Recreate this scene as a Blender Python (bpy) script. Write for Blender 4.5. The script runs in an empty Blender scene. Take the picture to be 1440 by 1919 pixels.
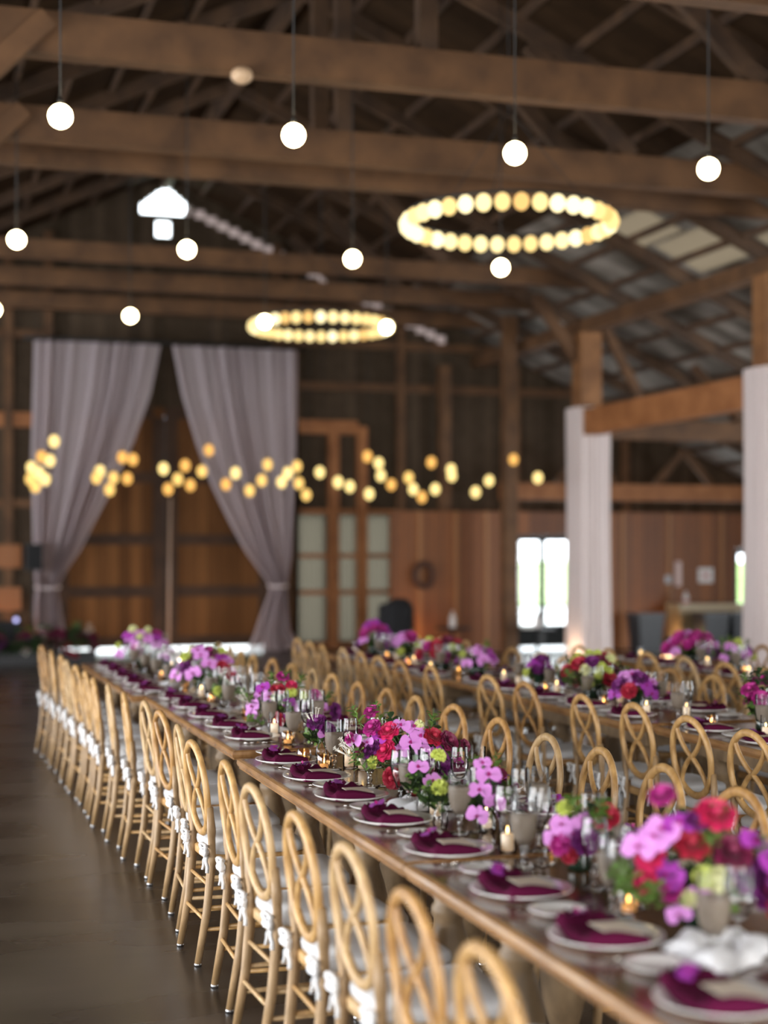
import bpy, math, random
from math import sin, cos, pi, radians, sqrt
from mathutils import Vector, Matrix

# ------------------------------------------------------------------ camera, world, lights, exposure
S = bpy.context.scene
COL = S.collection
YAW = radians(17.15)
cam = bpy.data.objects.new('camera', bpy.data.cameras.new('camera'))
COL.objects.link(cam)
cam.location = (0, 0, 1.73)
cam.rotation_euler = (radians(90), 0, -YAW)
cam.data.sensor_fit = 'AUTO'
cam.data.sensor_width = 36
cam.data.lens = 54.4
cam.data.shift_y = 0.0367
cam.data.clip_end = 200
cam.data.dof.use_dof = True
cam.data.dof.focus_distance = 6.6
cam.data.dof.aperture_fstop = 1.08
S.camera = cam

S.view_settings.view_transform = 'Standard'
S.view_settings.look = 'None'
S.view_settings.gamma = 1
S.view_settings.exposure = 0.0
S.view_settings.use_curve_mapping = False

W = bpy.data.worlds.new('sky'); S.world = W
W.use_nodes = True
bgn = W.node_tree.nodes['Background']
bgn.inputs[0].default_value = (0.88, 0.95, 1.0, 1)
bgn.inputs[1].default_value = 7.0

def area(name, loc, rot, sx, sy, power, color):
    l = bpy.data.lights.new(name, 'AREA'); l.shape = 'RECTANGLE'; l.size = sx; l.size_y = sy
    l.energy = power; l.color = color
    o = bpy.data.objects.new(name, l); COL.objects.link(o); o.location = loc
    o.rotation_euler = [radians(a) for a in rot]
    return o
# daylight through the barn's open front behind the camera, and through its open left and right sides
area('front_opening_daylight', (2.5, -4.8, 2.7), (78, 0, 0), 8, 3.0, 720, (1.0, 0.93, 0.84))
area('left_opening_daylight', (-6.6, 7, 1.5), (86, 0, -90), 15, 2.0, 1000, (0.98, 0.96, 0.96))
area('right_opening_daylight', (15.6, 12, 1.4), (90, 0, 90), 14, 2.0, 380, (1.0, 0.93, 0.86))
area('left_far_daylight', (-6.6, 21, 1.6), (90, 0, -90), 7, 2.2, 280, (0.95, 0.93, 1.0))

# ------------------------------------------------------------------ materials
def mat(name, col=(.5, .5, .5), rough=.5, metal=0, emit=None, estr=0, spec=.5, sheen=0, coat=0):
    m = bpy.data.materials.new(name); m.use_nodes = True
    b = m.node_tree.nodes['Principled BSDF']
    b.inputs['Base Color'].default_value = (*col, 1)
    b.inputs['Roughness'].default_value = rough
    b.inputs['Metallic'].default_value = metal
    b.inputs['Specular IOR Level'].default_value = spec
    b.inputs['Sheen Weight'].default_value = sheen
    b.inputs['Coat Weight'].default_value = coat
    if emit:
        b.inputs['Emission Color'].default_value = (*emit, 1)
        b.inputs['Emission Strength'].default_value = estr
    return m

def noisy(name, c1, c2, scale=(1, 1, 1), nscale=5, rough=.5, detail=5, bump=0, r2=None, coat=0, lo=.35, hi=.65):
    """two colours mixed by stretched noise in object space"""
    m = mat(name, c1, rough, coat=coat); nt = m.node_tree; b = nt.nodes['Principled BSDF']
    tc = nt.nodes.new('ShaderNodeTexCoord'); mp = nt.nodes.new('ShaderNodeMapping')
    mp.inputs['Scale'].default_value = scale
    nz = nt.nodes.new('ShaderNodeTexNoise'); nz.inputs['Scale'].default_value = nscale; nz.inputs['Detail'].default_value = detail
    nt.links.new(tc.outputs['Object'], mp.inputs[0]); nt.links.new(mp.outputs[0], nz.inputs['Vector'])
    r = nt.nodes.new('ShaderNodeValToRGB')
    r.color_ramp.elements[0].position = lo; r.color_ramp.elements[0].color = (*c1, 1)
    r.color_ramp.elements[1].position = hi; r.color_ramp.elements[1].color = (*c2, 1)
    nt.links.new(nz.outputs[0], r.inputs[0]); nt.links.new(r.outputs[0], b.inputs['Base Color'])
    if r2 is not None:
        mr = nt.nodes.new('ShaderNodeMapRange'); mr.inputs['To Min'].default_value = rough; mr.inputs['To Max'].default_value = r2
        nt.links.new(nz.outputs[0], mr.inputs[0]); nt.links.new(mr.outputs[0], b.inputs['Roughness'])
    if bump:
        bp = nt.nodes.new('ShaderNodeBump'); bp.inputs['Strength'].default_value = bump
        nt.links.new(nz.outputs[0], bp.inputs['Height']); nt.links.new(bp.outputs[0], b.inputs['Normal'])
    return m

def boards(name, axis, width, c1, c2, rough=.7, grain=(1, 1, 1), gap=.03, spec=.5):
    """planks: colour per board along one object axis, dark joints between them"""
    m = mat(name, c1, rough, spec=spec); nt = m.node_tree; b = nt.nodes['Principled BSDF']; N = nt.nodes.new; L = nt.links.new
    tc = N('ShaderNodeTexCoord'); sp = N('ShaderNodeSeparateXYZ'); L(tc.outputs['Object'], sp.inputs[0])
    dv = N('ShaderNodeMath'); dv.operation = 'DIVIDE'; dv.inputs[1].default_value = width; L(sp.outputs[axis], dv.inputs[0])
    fl = N('ShaderNodeMath'); fl.operation = 'FLOOR'; L(dv.outputs[0], fl.inputs[0])
    fr = N('ShaderNodeMath'); fr.operation = 'FRACT'; L(dv.outputs[0], fr.inputs[0])
    wn = N('ShaderNodeTexWhiteNoise'); wn.noise_dimensions = '1D'; L(fl.outputs[0], wn.inputs['W'])
    mp = N('ShaderNodeMapping'); mp.inputs['Scale'].default_value = grain; L(tc.outputs['Object'], mp.inputs[0])
    nz = N('ShaderNodeTexNoise'); nz.inputs['Scale'].default_value = 6; nz.inputs['Detail'].default_value = 4; L(mp.outputs[0], nz.inputs['Vector'])
    ad = N('ShaderNodeMath'); ad.operation = 'ADD'; L(wn.outputs[0], ad.inputs[0]); L(nz.outputs[0], ad.inputs[1])
    hf = N('ShaderNodeMath'); hf.operation = 'MULTIPLY'; hf.inputs[1].default_value = .5; L(ad.outputs[0], hf.inputs[0])
    r = N('ShaderNodeValToRGB'); r.color_ramp.elements[0].position = .2; r.color_ramp.elements[0].color = (*c1, 1)
    r.color_ramp.elements[1].position = .8; r.color_ramp.elements[1].color = (*c2, 1); L(hf.outputs[0], r.inputs[0])
    gt = N('ShaderNodeMath'); gt.operation = 'GREATER_THAN'; gt.inputs[1].default_value = gap; L(fr.outputs[0], gt.inputs[0])
    mx = N('ShaderNodeMix'); mx.data_type = 'RGBA'; mx.inputs[6].default_value = (c1[0]*.25, c1[1]*.25, c1[2]*.25, 1)
    L(gt.outputs[0], mx.inputs[0]); L(r.outputs[0], mx.inputs[7]); L(mx.outputs[2], b.inputs['Base Color'])
    return m

def thin_glass(name, tint=(1, 1, 1), gloss=.02, f0=.06):
    m = bpy.data.materials.new(name); m.use_nodes = True; nt = m.node_tree; nt.nodes.clear(); N = nt.nodes.new; L = nt.links.new
    o = N('ShaderNodeOutputMaterial'); t = N('ShaderNodeBsdfTransparent'); t.inputs[0].default_value = (*tint, 1)
    g = N('ShaderNodeBsdfGlossy'); g.inputs['Roughness'].default_value = gloss
    lw = N('ShaderNodeFresnel'); lw.inputs[0].default_value = 1.28
    a = N('ShaderNodeMath'); a.operation = 'ADD'; a.inputs[1].default_value = f0; L(lw.outputs[0], a.inputs[0])
    mx = N('ShaderNodeMixShader'); L(a.outputs[0], mx.inputs[0]); L(t.outputs[0], mx.inputs[1]); L(g.outputs[0], mx.inputs[2])
    L(mx.outputs[0], o.inputs[0]); return m

def sheer(name, col, trans=.45, clear=.2, clear_top=None, zlo=0, zhi=1):
    """fabric: diffuse + translucent + a share of open weave"""
    m = bpy.data.materials.new(name); m.use_nodes = True; nt = m.node_tree; nt.nodes.clear(); N = nt.nodes.new; L = nt.links.new
    o = N('ShaderNodeOutputMaterial'); d = N('ShaderNodeBsdfDiffuse'); d.inputs[0].default_value = (*col, 1)
    t = N('ShaderNodeBsdfTranslucent'); t.inputs[0].default_value = (*col, 1)
    m1 = N('ShaderNodeMixShader'); m1.inputs[0].default_value = trans; L(d.outputs[0], m1.inputs[1]); L(t.outputs[0], m1.inputs[2])
    tr = N('ShaderNodeBsdfTransparent'); m2 = N('ShaderNodeMixShader'); m2.inputs[0].default_value = clear
    L(m1.outputs[0], m2.inputs[1]); L(tr.outputs[0], m2.inputs[2]); L(m2.outputs[0], o.inputs[0]); return m

def glow(name, col, strength):
    m = bpy.data.materials.new(name); m.use_nodes = True; nt = m.node_tree; nt.nodes.clear()
    o = nt.nodes.new('ShaderNodeOutputMaterial'); e = nt.nodes.new('ShaderNodeEmission')
    e.inputs[0].default_value = (*col, 1); e.inputs[1].default_value = strength
    nt.links.new(e.outputs[0], o.inputs[0]); return m

M = {}
M['chair'] = noisy('honey_wood', (.40, .22, .075), (.60, .36, .14), (3, 3, 1), 9, .42, bump=.02)
M['chair2'] = noisy('honey_wood_pale', (.42, .26, .12), (.58, .39, .19), (3, 3, 1), 9, .45, bump=.02)
M['chair3'] = noisy('honey_wood_deep', (.34, .17, .055), (.52, .29, .10), (3, 3, 1), 9, .40, bump=.02)
M['cushion'] = mat('cushion_cloth', (.62, .62, .63), .85, sheen=.2)
M['ribbon'] = mat('white_ribbon', (.85, .85, .86), .7)
M['capmetal'] = mat('foot_metal', (.45, .45, .46), .35, metal=1)
M['chairleg'] = noisy('leg_wood', (.30, .185, .085), (.46, .30, .16), (3, 3, 1), 9, .45)
M['tabletop'] = boards('farm_table_top', 0, .155, (.13, .055, .022), (.25, .115, .045), .17, (8, .6, 1), .025)
M['tableedge'] = noisy('farm_table_edge', (.26, .125, .045), (.42, .22, .085), (6, 1, 3), 4, .25)
M['tableleg'] = noisy('farm_table_leg', (.20, .13, .07), (.33, .22, .12), (2, 2, 1), 7, .5)
M['china'] = mat('white_china', (.88, .87, .85), .12, coat=.4)
M['napkin'] = mat('plum_napkin', (.088, .005, .034), .85, spec=.12)
M['card'] = mat('cream_card', (.82, .71, .58), .6)
M['silver'] = mat('silver', (.75, .72, .68), .18, metal=1)
M['glass'] = thin_glass('clear_glass', (.97, .97, .97), .02, .03)
M['water'] = thin_glass('water', (.93, .93, .92), .04, .08)
M['smoke'] = sheer('ribbed_smoke_glass', (.40, .335, .275), .5, .12)
M['darkglass'] = mat('dark_green_glass', (.012, .03, .018), .08, coat=.5)
M['wax'] = mat('candle_wax', (.88, .80, .68), .5, emit=(1, .62, .3), estr=.25)  # weak emission imitates flame light glowing through the wax
M['flame'] = glow('candle_flame', (1, .62, .22), 14)
M['amber'] = glow('amber_votive_glow', (1, .45, .10), 1.6)
M['orchid'] = mat('orchid_pink', (.62, .24, .62), .6, sheen=.04)
M['orchidd'] = mat('orchid_purple', (.34, .035, .36), .6, sheen=.04)
M['lip'] = mat('orchid_lip', (.36, .01, .16), .5)
M['rose_hot'] = mat('hot_pink_petals', (.60, .012, .10), .6, sheen=.04)
M['rose_red'] = mat('red_petals', (.36, .006, .03), .6, sheen=.04)
M['rose_burg'] = mat('burgundy_petals', (.16, .006, .045), .6, sheen=.04)
M['rose_plum'] = mat('plum_petals', (.15, .008, .14), .6, sheen=.04)
M['rose_mag'] = mat('magenta_petals', (.40, .012, .20), .6, sheen=.04)
M['lime'] = mat('lime_petals', (.52, .58, .12), .7)
M['palelime'] = mat('pale_lime_petals', (.66, .66, .34), .7)
M['leaf'] = noisy('fresh_leaf', (.06, .13, .02), (.17, .27, .05), (1, 1, 1), 20, .5)
M['leafd'] = noisy('dark_leaf', (.02, .045, .015), (.05, .09, .03), (1, 1, 1), 20, .5)
M['stem'] = mat('green_stem', (.10, .18, .05), .5)
M['white'] = mat('white_filler_petals', (.8, .76, .68), .6)
M['linen'] = mat('white_linen', (.80, .80, .83), .85, sheen=.04)
M['cord'] = mat('black_cord', (.01, .01, .01), .6)
M['globe'] = glow('lit_globe', (1, .80, .45), 24)
M['globe_off'] = mat('tan_dome', (.62, .42, .26), .5)
M['rafter'] = noisy('dark_rafter', (.045, .022, .010), (.095, .048, .022), (1, 1, 1), 3, .75)
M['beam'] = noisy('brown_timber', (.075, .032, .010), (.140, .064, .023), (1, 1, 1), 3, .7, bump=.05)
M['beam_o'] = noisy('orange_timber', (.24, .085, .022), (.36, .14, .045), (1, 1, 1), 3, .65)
M['doorframe'] = noisy('dark_door_rail', (.030, .012, .004), (.055, .024, .009), (1, 1, 1), 3, .8)
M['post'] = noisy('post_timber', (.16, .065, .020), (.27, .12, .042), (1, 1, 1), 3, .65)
M['black'] = mat('black_paint', (.012, .012, .014), .5)
M['blackcloth'] = mat('black_cloth', (.010, .010, .012), .9)
M['beige'] = mat('beige_laminate', (.34, .25, .14), .5)
M['metal_grey'] = mat('grey_steel', (.33, .31, .30), .4, metal=.6)
M['drape'] = sheer('lilac_white_sheer', (.60, .51, .525), .35, .18)
M['drape2'] = sheer('white_drape', (.88, .78, .76), .35, .05)
M['wallgrey'] = mat('corrugated_dark_metal', (.15, .13, .115), .6, metal=.2)
M['white_p'] = mat('white_plastic', (.7, .66, .64), .4)
M['redink'] = mat('red_print', (.45, .02, .02), .5)
M['concrete_out'] = mat('pale_gravel', (.7, .7, .68), .9)
M['grass_out'] = noisy('grass_bank', (.16, .30, .06), (.30, .42, .12), (1, 1, 1), 1, .9)
M['panel'] = sheer('translucent_panel', (.26, .225, .18), .8, .0)
M['bluelamp'] = glow('blue_white_lamp', (.55, .55, 1), 2.2)

# ------------------------------------------------------------------ mesh building
class MB:
    def __init__(s): s.v = []; s.f = []
    def add(s, v, f):
        n = len(s.v); s.v += [tuple(p) for p in v]; s.f += [tuple(i+n for i in q) for q in f]; return s
    def box(s, x0, x1, y0, y1, z0, z1, rot=None, c=None):
        v = [Vector(p) for p in ((x0,y0,z0),(x1,y0,z0),(x1,y1,z0),(x0,y1,z0),(x0,y0,z1),(x1,y0,z1),(x1,y1,z1),(x0,y1,z1))]
        if rot: v = [rot @ p for p in v]
        if c: v = [p+Vector(c) for p in v]
        return s.add(v, [(3,2,1,0),(4,5,6,7),(0,1,5,4),(1,2,6,5),(2,3,7,6),(3,0,4,7)])
    def beam(s, a, b, w, h):
        """rectangular bar from a to b, w across, h in the upright direction"""
        a = Vector(a); b = Vector(b); t = (b-a).normalized()
        up = Vector((0, 0, 1)) if abs(t.z) < .95 else Vector((0, 1, 0))
        x = t.cross(up).normalized(); y = x.cross(t).normalized()
        v = []
        for p in (a, b):
            for i, j in ((-1, -1), (1, -1), (1, 1), (-1, 1)): v.append(p + x*i*w/2 + y*j*h/2)
        return s.add(v, [(3,2,1,0),(4,5,6,7),(0,1,5,4),(1,2,6,5),(2,3,7,6),(3,0,4,7)])
    def tube(s, pts, r, seg=8, closed=False, r2=None, ref=(0, 0, 1)):
        """swept round or oval bar; r may be a list, r2 is the radius in the reference direction"""
        pts = [Vector(p) for p in pts]; n = len(pts); ref = Vector(ref); v = []; f = []
        for i, p in enumerate(pts):
            a = pts[(i-1) % n] if (closed or i > 0) else p; b = pts[(i+1) % n] if (closed or i < n-1) else p
            t = (b-a).normalized(); x = t.cross(ref)
            if x.length < 1e-3: x = t.cross(Vector((1, 0, 0)) if abs(t.x) < .9 else Vector((0, 1, 0)))
            x.normalize(); y = x.cross(t).normalized()
            ri = r[i] if isinstance(r, (list, tuple)) else r; rj = r2 if r2 else ri
            for k in range(seg):
                q = 2*pi*k/seg; v.append(p + x*cos(q)*ri + y*sin(q)*rj)
        for i in range(n if closed else n-1):
            j = (i+1) % n
            for k in range(seg):
                l = (k+1) % seg; f.append((i*seg+k, i*seg+l, j*seg+l, j*seg+k))
        if not closed:
            f.append(tuple(range(seg))[::-1]); f.append(tuple((n-1)*seg+k for k in range(seg)))
        return s.add(v, f)
    def lathe(s, prof, seg=24, c=(0, 0, 0), ripple=None, caps=True):
        """profile of (radius, z) turned about the upright axis"""
        v = []; f = []; n = len(prof)
        for i, (r, z) in enumerate(prof):
            for k in range(seg):
                q = 2*pi*k/seg; rr = r*(1+(ripple[0]*(1 if k % 2 else -1) if ripple and r > .02 else 0))
                v.append((c[0]+rr*cos(q), c[1]+rr*sin(q), c[2]+z))
        for i in range(n-1):
            for k in range(seg):
                l = (k+1) % seg; f.append((i*seg+k, i*seg+l, (i+1)*seg+l, (i+1)*seg+k))
        if prof[0][0] > 1e-4 and caps: f.append(tuple(range(seg))[::-1])
        if prof[-1][0] > 1e-4 and caps: f.append(tuple((n-1)*seg+k for k in range(seg)))
        return s.add(v, f)
    def ball(s, c, rx, ry=None, rz=None, seg=12, rings=8):
        ry = ry or rx; rz = rz or rx; v = []; f = []
        for i in range(rings+1):
            a = -pi/2 + pi*i/rings
            for k in range(seg):
                q = 2*pi*k/seg; v.append((c[0]+rx*cos(a)*cos(q), c[1]+ry*cos(a)*sin(q), c[2]+rz*sin(a)))
        for i in range(rings):
            for k in range(seg):
                l = (k+1) % seg; f.append((i*seg+k, i*seg+l, (i+1)*seg+l, (i+1)*seg+k))
        return s.add(v, f)
    def grid(s, fn, nu, nv):
        v = [fn(i/nu, j/nv) for j in range(nv+1) for i in range(nu+1)]
        f = [(j*(nu+1)+i, j*(nu+1)+i+1, (j+1)*(nu+1)+i+1, (j+1)*(nu+1)+i) for j in range(nv) for i in range(nu)]
        return s.add(v, f)
    def xf(s, m): s.v = [tuple(m @ Vector(p)) for p in s.v]; return s
    def mesh(s, name, m, smooth=True):
        me = bpy.data.meshes.new(name); me.from_pydata(s.v, [], s.f); me.validate(); me.update()
        me.materials.append(m)
        if smooth: me.polygons.foreach_set('use_smooth', [True]*len(me.polygons))
        return me

def obj(name, me, parent=None, loc=(0, 0, 0), rot=(0, 0, 0), scale=1, label=None):
    o = bpy.data.objects.new(name, me); COL.objects.link(o)
    o.location = loc; o.rotation_euler = rot
    o.scale = (scale, scale, scale) if isinstance(scale, (int, float)) else scale
    if parent: o.parent = parent
    if label: o['label'] = label
    return o
def struct(name, mb, m, smooth=False):
    o = obj(name, mb.mesh(name, m, smooth)); o['kind'] = 'structure'; return o
def tag(o, label, cat, group=None, kind=None):
    o['label'] = label; o['category'] = cat
    if group: o['group'] = group
    if kind: o['kind'] = kind
    return o
def thing(name, design, loc, rotz=0, label='', cat='', group=None, scale=1):
    """design: mesh for a one-mesh thing, or a list of (part name, mesh, [sub-parts], location)"""
    if isinstance(design, bpy.types.Mesh):
        o = obj(name, design, None, loc, (0, 0, rotz), scale)
    else:
        o = obj(name, None, None, loc, (0, 0, rotz), scale); o.empty_display_size = .1
        parts(o, design)
    return tag(o, label, cat, group)
def parts(o, design):
    for d in design:
        n, me = d[0], d[1]; sub = d[2] if len(d) > 2 else []; l = d[3] if len(d) > 3 else (0, 0, 0)
        c = obj(n, me, o, l)
        if len(d) > 4 and d[4]: c['label'] = d[4]
        parts(c, sub)
ORD = ['first','second','third','fourth','fifth','sixth','seventh','eighth','ninth','tenth','eleventh','twelfth','thirteenth',
       'fourteenth','fifteenth','sixteenth','seventeenth','eighteenth','nineteenth','twentieth','twenty-first']
def rnd(a, b): return random.uniform(a, b)

# ================================================================== SETTING
RX, RZ, SL = 4.2, 8.1, .45                       # roof ridge and slope
def roofz(x): return RZ - SL*abs(x-RX)
XL, XR, YF, YB = -7, 16, -5, 26.3

flo = noisy('polished_concrete', (.010, .0085, .008), (.092, .074, .062), (.45, 1.5, 1), 1.0, .19, 3.5, r2=.36, lo=.34, hi=.68)
flo.node_tree.nodes['Principled BSDF'].inputs['Specular IOR Level'].default_value = .38
struct('floor', MB().box(XL, XR, YF, YB+.3, -.2, 0), flo)
struct('ground', MB().box(-60, 60, YB+.3, 80, -.25, -.05), M['concrete_out'])
struct('grass_bank', MB().grid(lambda u, v: (-50+100*u, 44+20*v, -.05+1.3*v+.15*sin(u*40)+.1*sin(u*91+v*7)), 60, 8), M['grass_out'], True)

# roof boards (upper, old wood) and corrugated sheets (lower right)
woodroof = boards('roof_boards', 1, .3, (.022, .012, .006), (.055, .030, .015), .8, spec=.1)
metroof = noisy('roof_sheets', (.06, .048, .036), (.27, .24, .21), (.3, 1, 1), 1.6, .5, 3)
T = .06
def slope_slab(x0, x1, y0, y1):
    z0, z1 = roofz(x0), roofz(x1)
    return MB().add([(x0,y0,z0),(x1,y0,z1),(x1,y1,z1),(x0,y1,z0),(x0,y0,z0+T),(x1,y0,z1+T),(x1,y1,z1+T),(x0,y1,z0+T)],
                    [(3,2,1,0),(4,5,6,7),(0,1,5,4),(1,2,6,5),(2,3,7,6),(3,0,4,7)])
r = slope_slab(XL, RX, YF, YB+.3); r2 = slope_slab(RX, 8.3, YF, YB+.3); r.add(r2.v, r2.f)
struct('ceiling', r, woodroof)
# lower right slope in corrugated metal, with three openings for skylights
SKY = [(8.85, 9.40, 17.6, 19.2), (9.45, 10.15, 16.95, 18.5), (9.90, 10.5, 15.6, 16.7)]
def corr(x0, x1, y0, y1):
    n = max(2, int((y1-y0)/.05))
    return MB().grid(lambda u, v: (x0+(x1-x0)*u, y0+(y1-y0)*v, roofz(x0+(x1-x0)*u)+.02+.014*sin(v*n*pi/1.0)), 1, n*2)
m = MB()
gx = [8.3, 8.85, 9.40, 9.45, 9.90, 10.15, 10.5, XR]; gy = [YF, 15.6, 16.7, 16.95, 17.6, 18.5, 19.2, YB+.3]
for xa, xb in zip(gx, gx[1:]):
    for ya, yb in zip(gy, gy[1:]):
        xm, ym = (xa+xb)/2, (ya+yb)/2
        if any(q[0] < xm < q[1] and q[2] < ym < q[3] for q in SKY): continue
        a = corr(xa, xb, ya, yb); m.add(a.v, a.f)
struct('ceiling_lower', m, metroof)
for i, (x0, x1, y0, y1) in enumerate(SKY):
    struct('window_%d' % (i+1), slope_slab(x0, x1, y0, y1), M['panel'])
m = MB()
for k in range(16):
    y = -4.1+k*1.9
    m.beam((RX, y, RZ-.10), (XR, y, roofz(XR)-.10), .07, .18); m.beam((RX, y, RZ-.10), (XL, y, roofz(XL)-.10), .07, .18)
struct('trim_1', m, M['rafter'])                    # rafters
m = MB()
for k in range(1, 20):
    x = RX+k*.62
    if x < XR: m.beam((x, YF, roofz(x)-.03), (x, YB, roofz(x)-.03), .06, .08)
    x = RX-k*.62
    if x > XL: m.beam((x, YF, roofz(x)-.03), (x, YB, roofz(x)-.03), .06, .08)
m.beam((RX, YF, RZ-.12), (RX, YB, RZ-.12), .12, .24)
struct('trim_2', m, M['rafter'])                    # purlins and ridge board

# side walls and front wall behind the camera, each with the big openings the daylight comes through
wallwood = boards('side_wall_boards', 1, .25, (.05, .025, .012), (.10, .05, .025), .8)
struct('wall_left', MB().box(XL-.15, XL, YF, YB, 2.9, roofz(XL)+.05).box(XL-.15, XL, YF, -1, 0, 2.9).box(XL-.15, XL, 15, 17, 0, 2.9).box(XL-.15, XL, 25, YB, 0, 2.9), wallwood)
struct('wall_right', MB().box(XR, XR+.15, YF, YB, 2.6, roofz(XR)+.1).box(XR, XR+.15, YF, 4.8, 0, 2.6).box(XR, XR+.15, 19.2, YB, 0, 2.6), wallwood)
def gable(y0, y1, holes):
    """gable wall cut into columns so that the holes stay open; holes: x0,x1,z0,z1"""
    xs = sorted(set([XL, RX, XR] + [h[0] for h in holes] + [h[1] for h in holes])); mb = MB()
    for a, b2 in zip(xs, xs[1:]):
        hs = sorted([(h[2], h[3]) for h in holes if h[0] <= a+1e-6 and h[1] >= b2-1e-6]); z = 0
        for lo, hi in hs:
            if lo > z+1e-4: mb.box(a, b2, y0, y1, z, lo)
            z = hi
        t0, t1 = roofz(a), roofz(b2)
        mb.add([(a,y0,z),(b2,y0,z),(b2,y1,z),(a,y1,z),(a,y0,t0),(b2,y0,t1),(b2,y1,t1),(a,y1,t0)],
               [(3,2,1,0),(4,5,6,7),(0,1,5,4),(1,2,6,5),(2,3,7,6),(3,0,4,7)])
    return mb
struct('wall_front', gable(YF-.15, YF, [(-1.5, 6.5, 0, 4.3)]), wallwood)
DOORX0, DOORX1 = 2.35, 6.05
back_holes = [(2.45, 5.95, 0, 4.0), (9.3, 12.6, 0, 2.3), (13.4, 15.9, 0, 2.2), (6.55, 7.05, .12, 2.35), (7.28, 7.62, .12, 2.35), (7.75, 8.25, .12, 2.35)]
# gable vent holes are cut as thin stacked slots so the opening reads as a small house shape
xs_v = [3.79+.088*i for i in range(11)]
hs2 = []
for a, b2 in zip(xs_v, xs_v[1:]):
    mid = (a+b2)/2; hs2.append((a, b2, 7.44, 7.60+.36*(1-abs(mid-4.23)/.44)))
for h in back_holes: hs2.append(h)
for i in range(23):
    xa = 4.72+.2*i
    hs2.append((xa, xa+.2, roofz(xa+.1)-.42, roofz(xa+.1)-.24))
hs2 += [(xs_v[i], xs_v[i+1], 7.06, 7.34) for i in (3, 4, 5)]
# split the wide door hole on the slot edges
xs_all = sorted(set([XL, XR, RX] + xs_v + [h[0] for h in hs2] + [h[1] for h in hs2]))
struct('wall_back', gable(YB, YB+.15, hs2), boards('back_wall_cladding', 0, .2, (.042, .028, .016), (.090, .062, .040), .65, spec=.12))
# wall framing: girts and studs in front of the back wall
m = MB()
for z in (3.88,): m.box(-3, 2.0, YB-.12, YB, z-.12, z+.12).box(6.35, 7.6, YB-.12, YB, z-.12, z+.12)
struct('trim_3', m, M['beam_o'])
m = MB()
for x in (-.2, 1.6, 2.25, 6.15, 6.45, 8.4, 10.6, 12.8): m.box(x-.07, x+.07, YB-.14, YB, 0, roofz(x)-.2)
for z in (5.3, 2.5): m.box(-3, 2.2, YB-.1, YB, z-.07, z+.07)
for z in (5.35, 4.6): m.box(6.2, 13, YB-.1, YB, z-.07, z+.07)
struct('trim_4', m, M['beam'])
m = MB()
for x in (7.16, 7.68): m.box(x-.09, x+.09, YB-.16, YB, 0, 3.9)
for z in (.06, .98, 1.62, 2.4): m.box(6.5, 8.35, YB-.1, YB-.002, z-.04, z+.04)
m.box(6.42, 6.52, YB-.14, YB, 0, 3.9)
struct('trim_5', m, M['beam_o'])
for i, (x0, x1) in enumerate(((6.55, 7.05), (7.28, 7.62), (7.75, 8.25))):
    n = int((x1-x0)/.076)
    struct('window_%d' % (4+i), MB().grid(lambda u, v: (x0+(x1-x0)*u, YB+.07+.012*sin(u*n*2*pi), .12+2.23*v), n*8, 1),
           sheer('corrugated_window_%d' % i, (.070, .060, .044), .75, .0), True)
m = MB()
m.beam((4.6, YB+.2, roofz(4.6)-.33), (9.4, YB+.2, roofz(9.4)-.33), .01, .4)
struct('window_8', m, sheer('rake_panel', (.34, .29, .28), .8, .0))
struct('window_7', MB().box(3.75, 4.72, YB+.05, YB+.056, 7.0, 8.0), M['glass'])

# barn door: two leaves, each a thing with boards and rails; light shows under them
plank = boards('barn_door_boards', 0, .19, (.085, .033, .008), (.19, .080, .024), .7, (6, 1, .5), .03, .2)
for x0, x1, w, k in ((2.37, 4.195, 'left', 1), (4.205, 6.03, 'right', 2)):
    o = struct('door_%d' % k, MB().box(x0, x1, YB-.05, YB-.002, .075, 4.15), plank)
    fr = MB()
    for z in (.17, 1.02, 1.90, 2.95, 4.05): fr.box(x0+.2, x1-.2, YB-.095, YB-.051, z-.09, z+.09)
    fr.box(x0, x0+.2, YB-.10, YB-.051, .08, 4.14).box(x1-.2, x1, YB-.10, YB-.051, .29, 3.96)
    obj('door_frame', fr.mesh('door_frame', M['doorframe'], False), o)
o = thing('door_pole', MB().tube([(0, 0, 0), (.03, -.02, 2.6)], .022, 8).mesh('door_pole', mat('pale_pole', (.42, .28, .2), .4)), (4.2, YB-.42, 0), 0,
          'pale upright pole standing where the two barn doors meet', 'pole')

# ------------------------------------------------------------------ wooden back room on the right
boxwood = boards('cedar_boards', 0, .27, (.125, .037, .007), (.26, .088, .019), .55, (5, 1, .6), .04)
BY = 24.7
H1, H2 = (9.83, 11.17), (14.22, 14.86)            # double door, single door
m = MB()
m.box(7.75, H1[0], BY, BY+.12, 0, 2.38).box(H1[0], H1[1], BY, BY+.12, 1.98, 2.38).box(H1[1], H2[0], BY, BY+.12, 0, 2.38)
m.box(H2[0], H2[1], BY, BY+.12, 1.75, 2.38).box(H2[1], XR, BY, BY+.12, 0, 2.38).box(8.75, 8.87, BY+.12, YB-.001, 0, 2.38)
struct('wall_room', m, boxwood)
m = MB()
for x in (8.25, 8.9, 9.45, 11.55, 12.0, 12.9, 13.95): m.box(x-.035, x+.035, BY-.03, BY, 0, 2.38)
struct('trim_6', m, mat('batten_wood', (.30, .13, .045), .55))
struct('trim_7', MB().box(9.6, XR, 24.3, 24.5, 2.58, 2.86), M['beam_o'])
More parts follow.
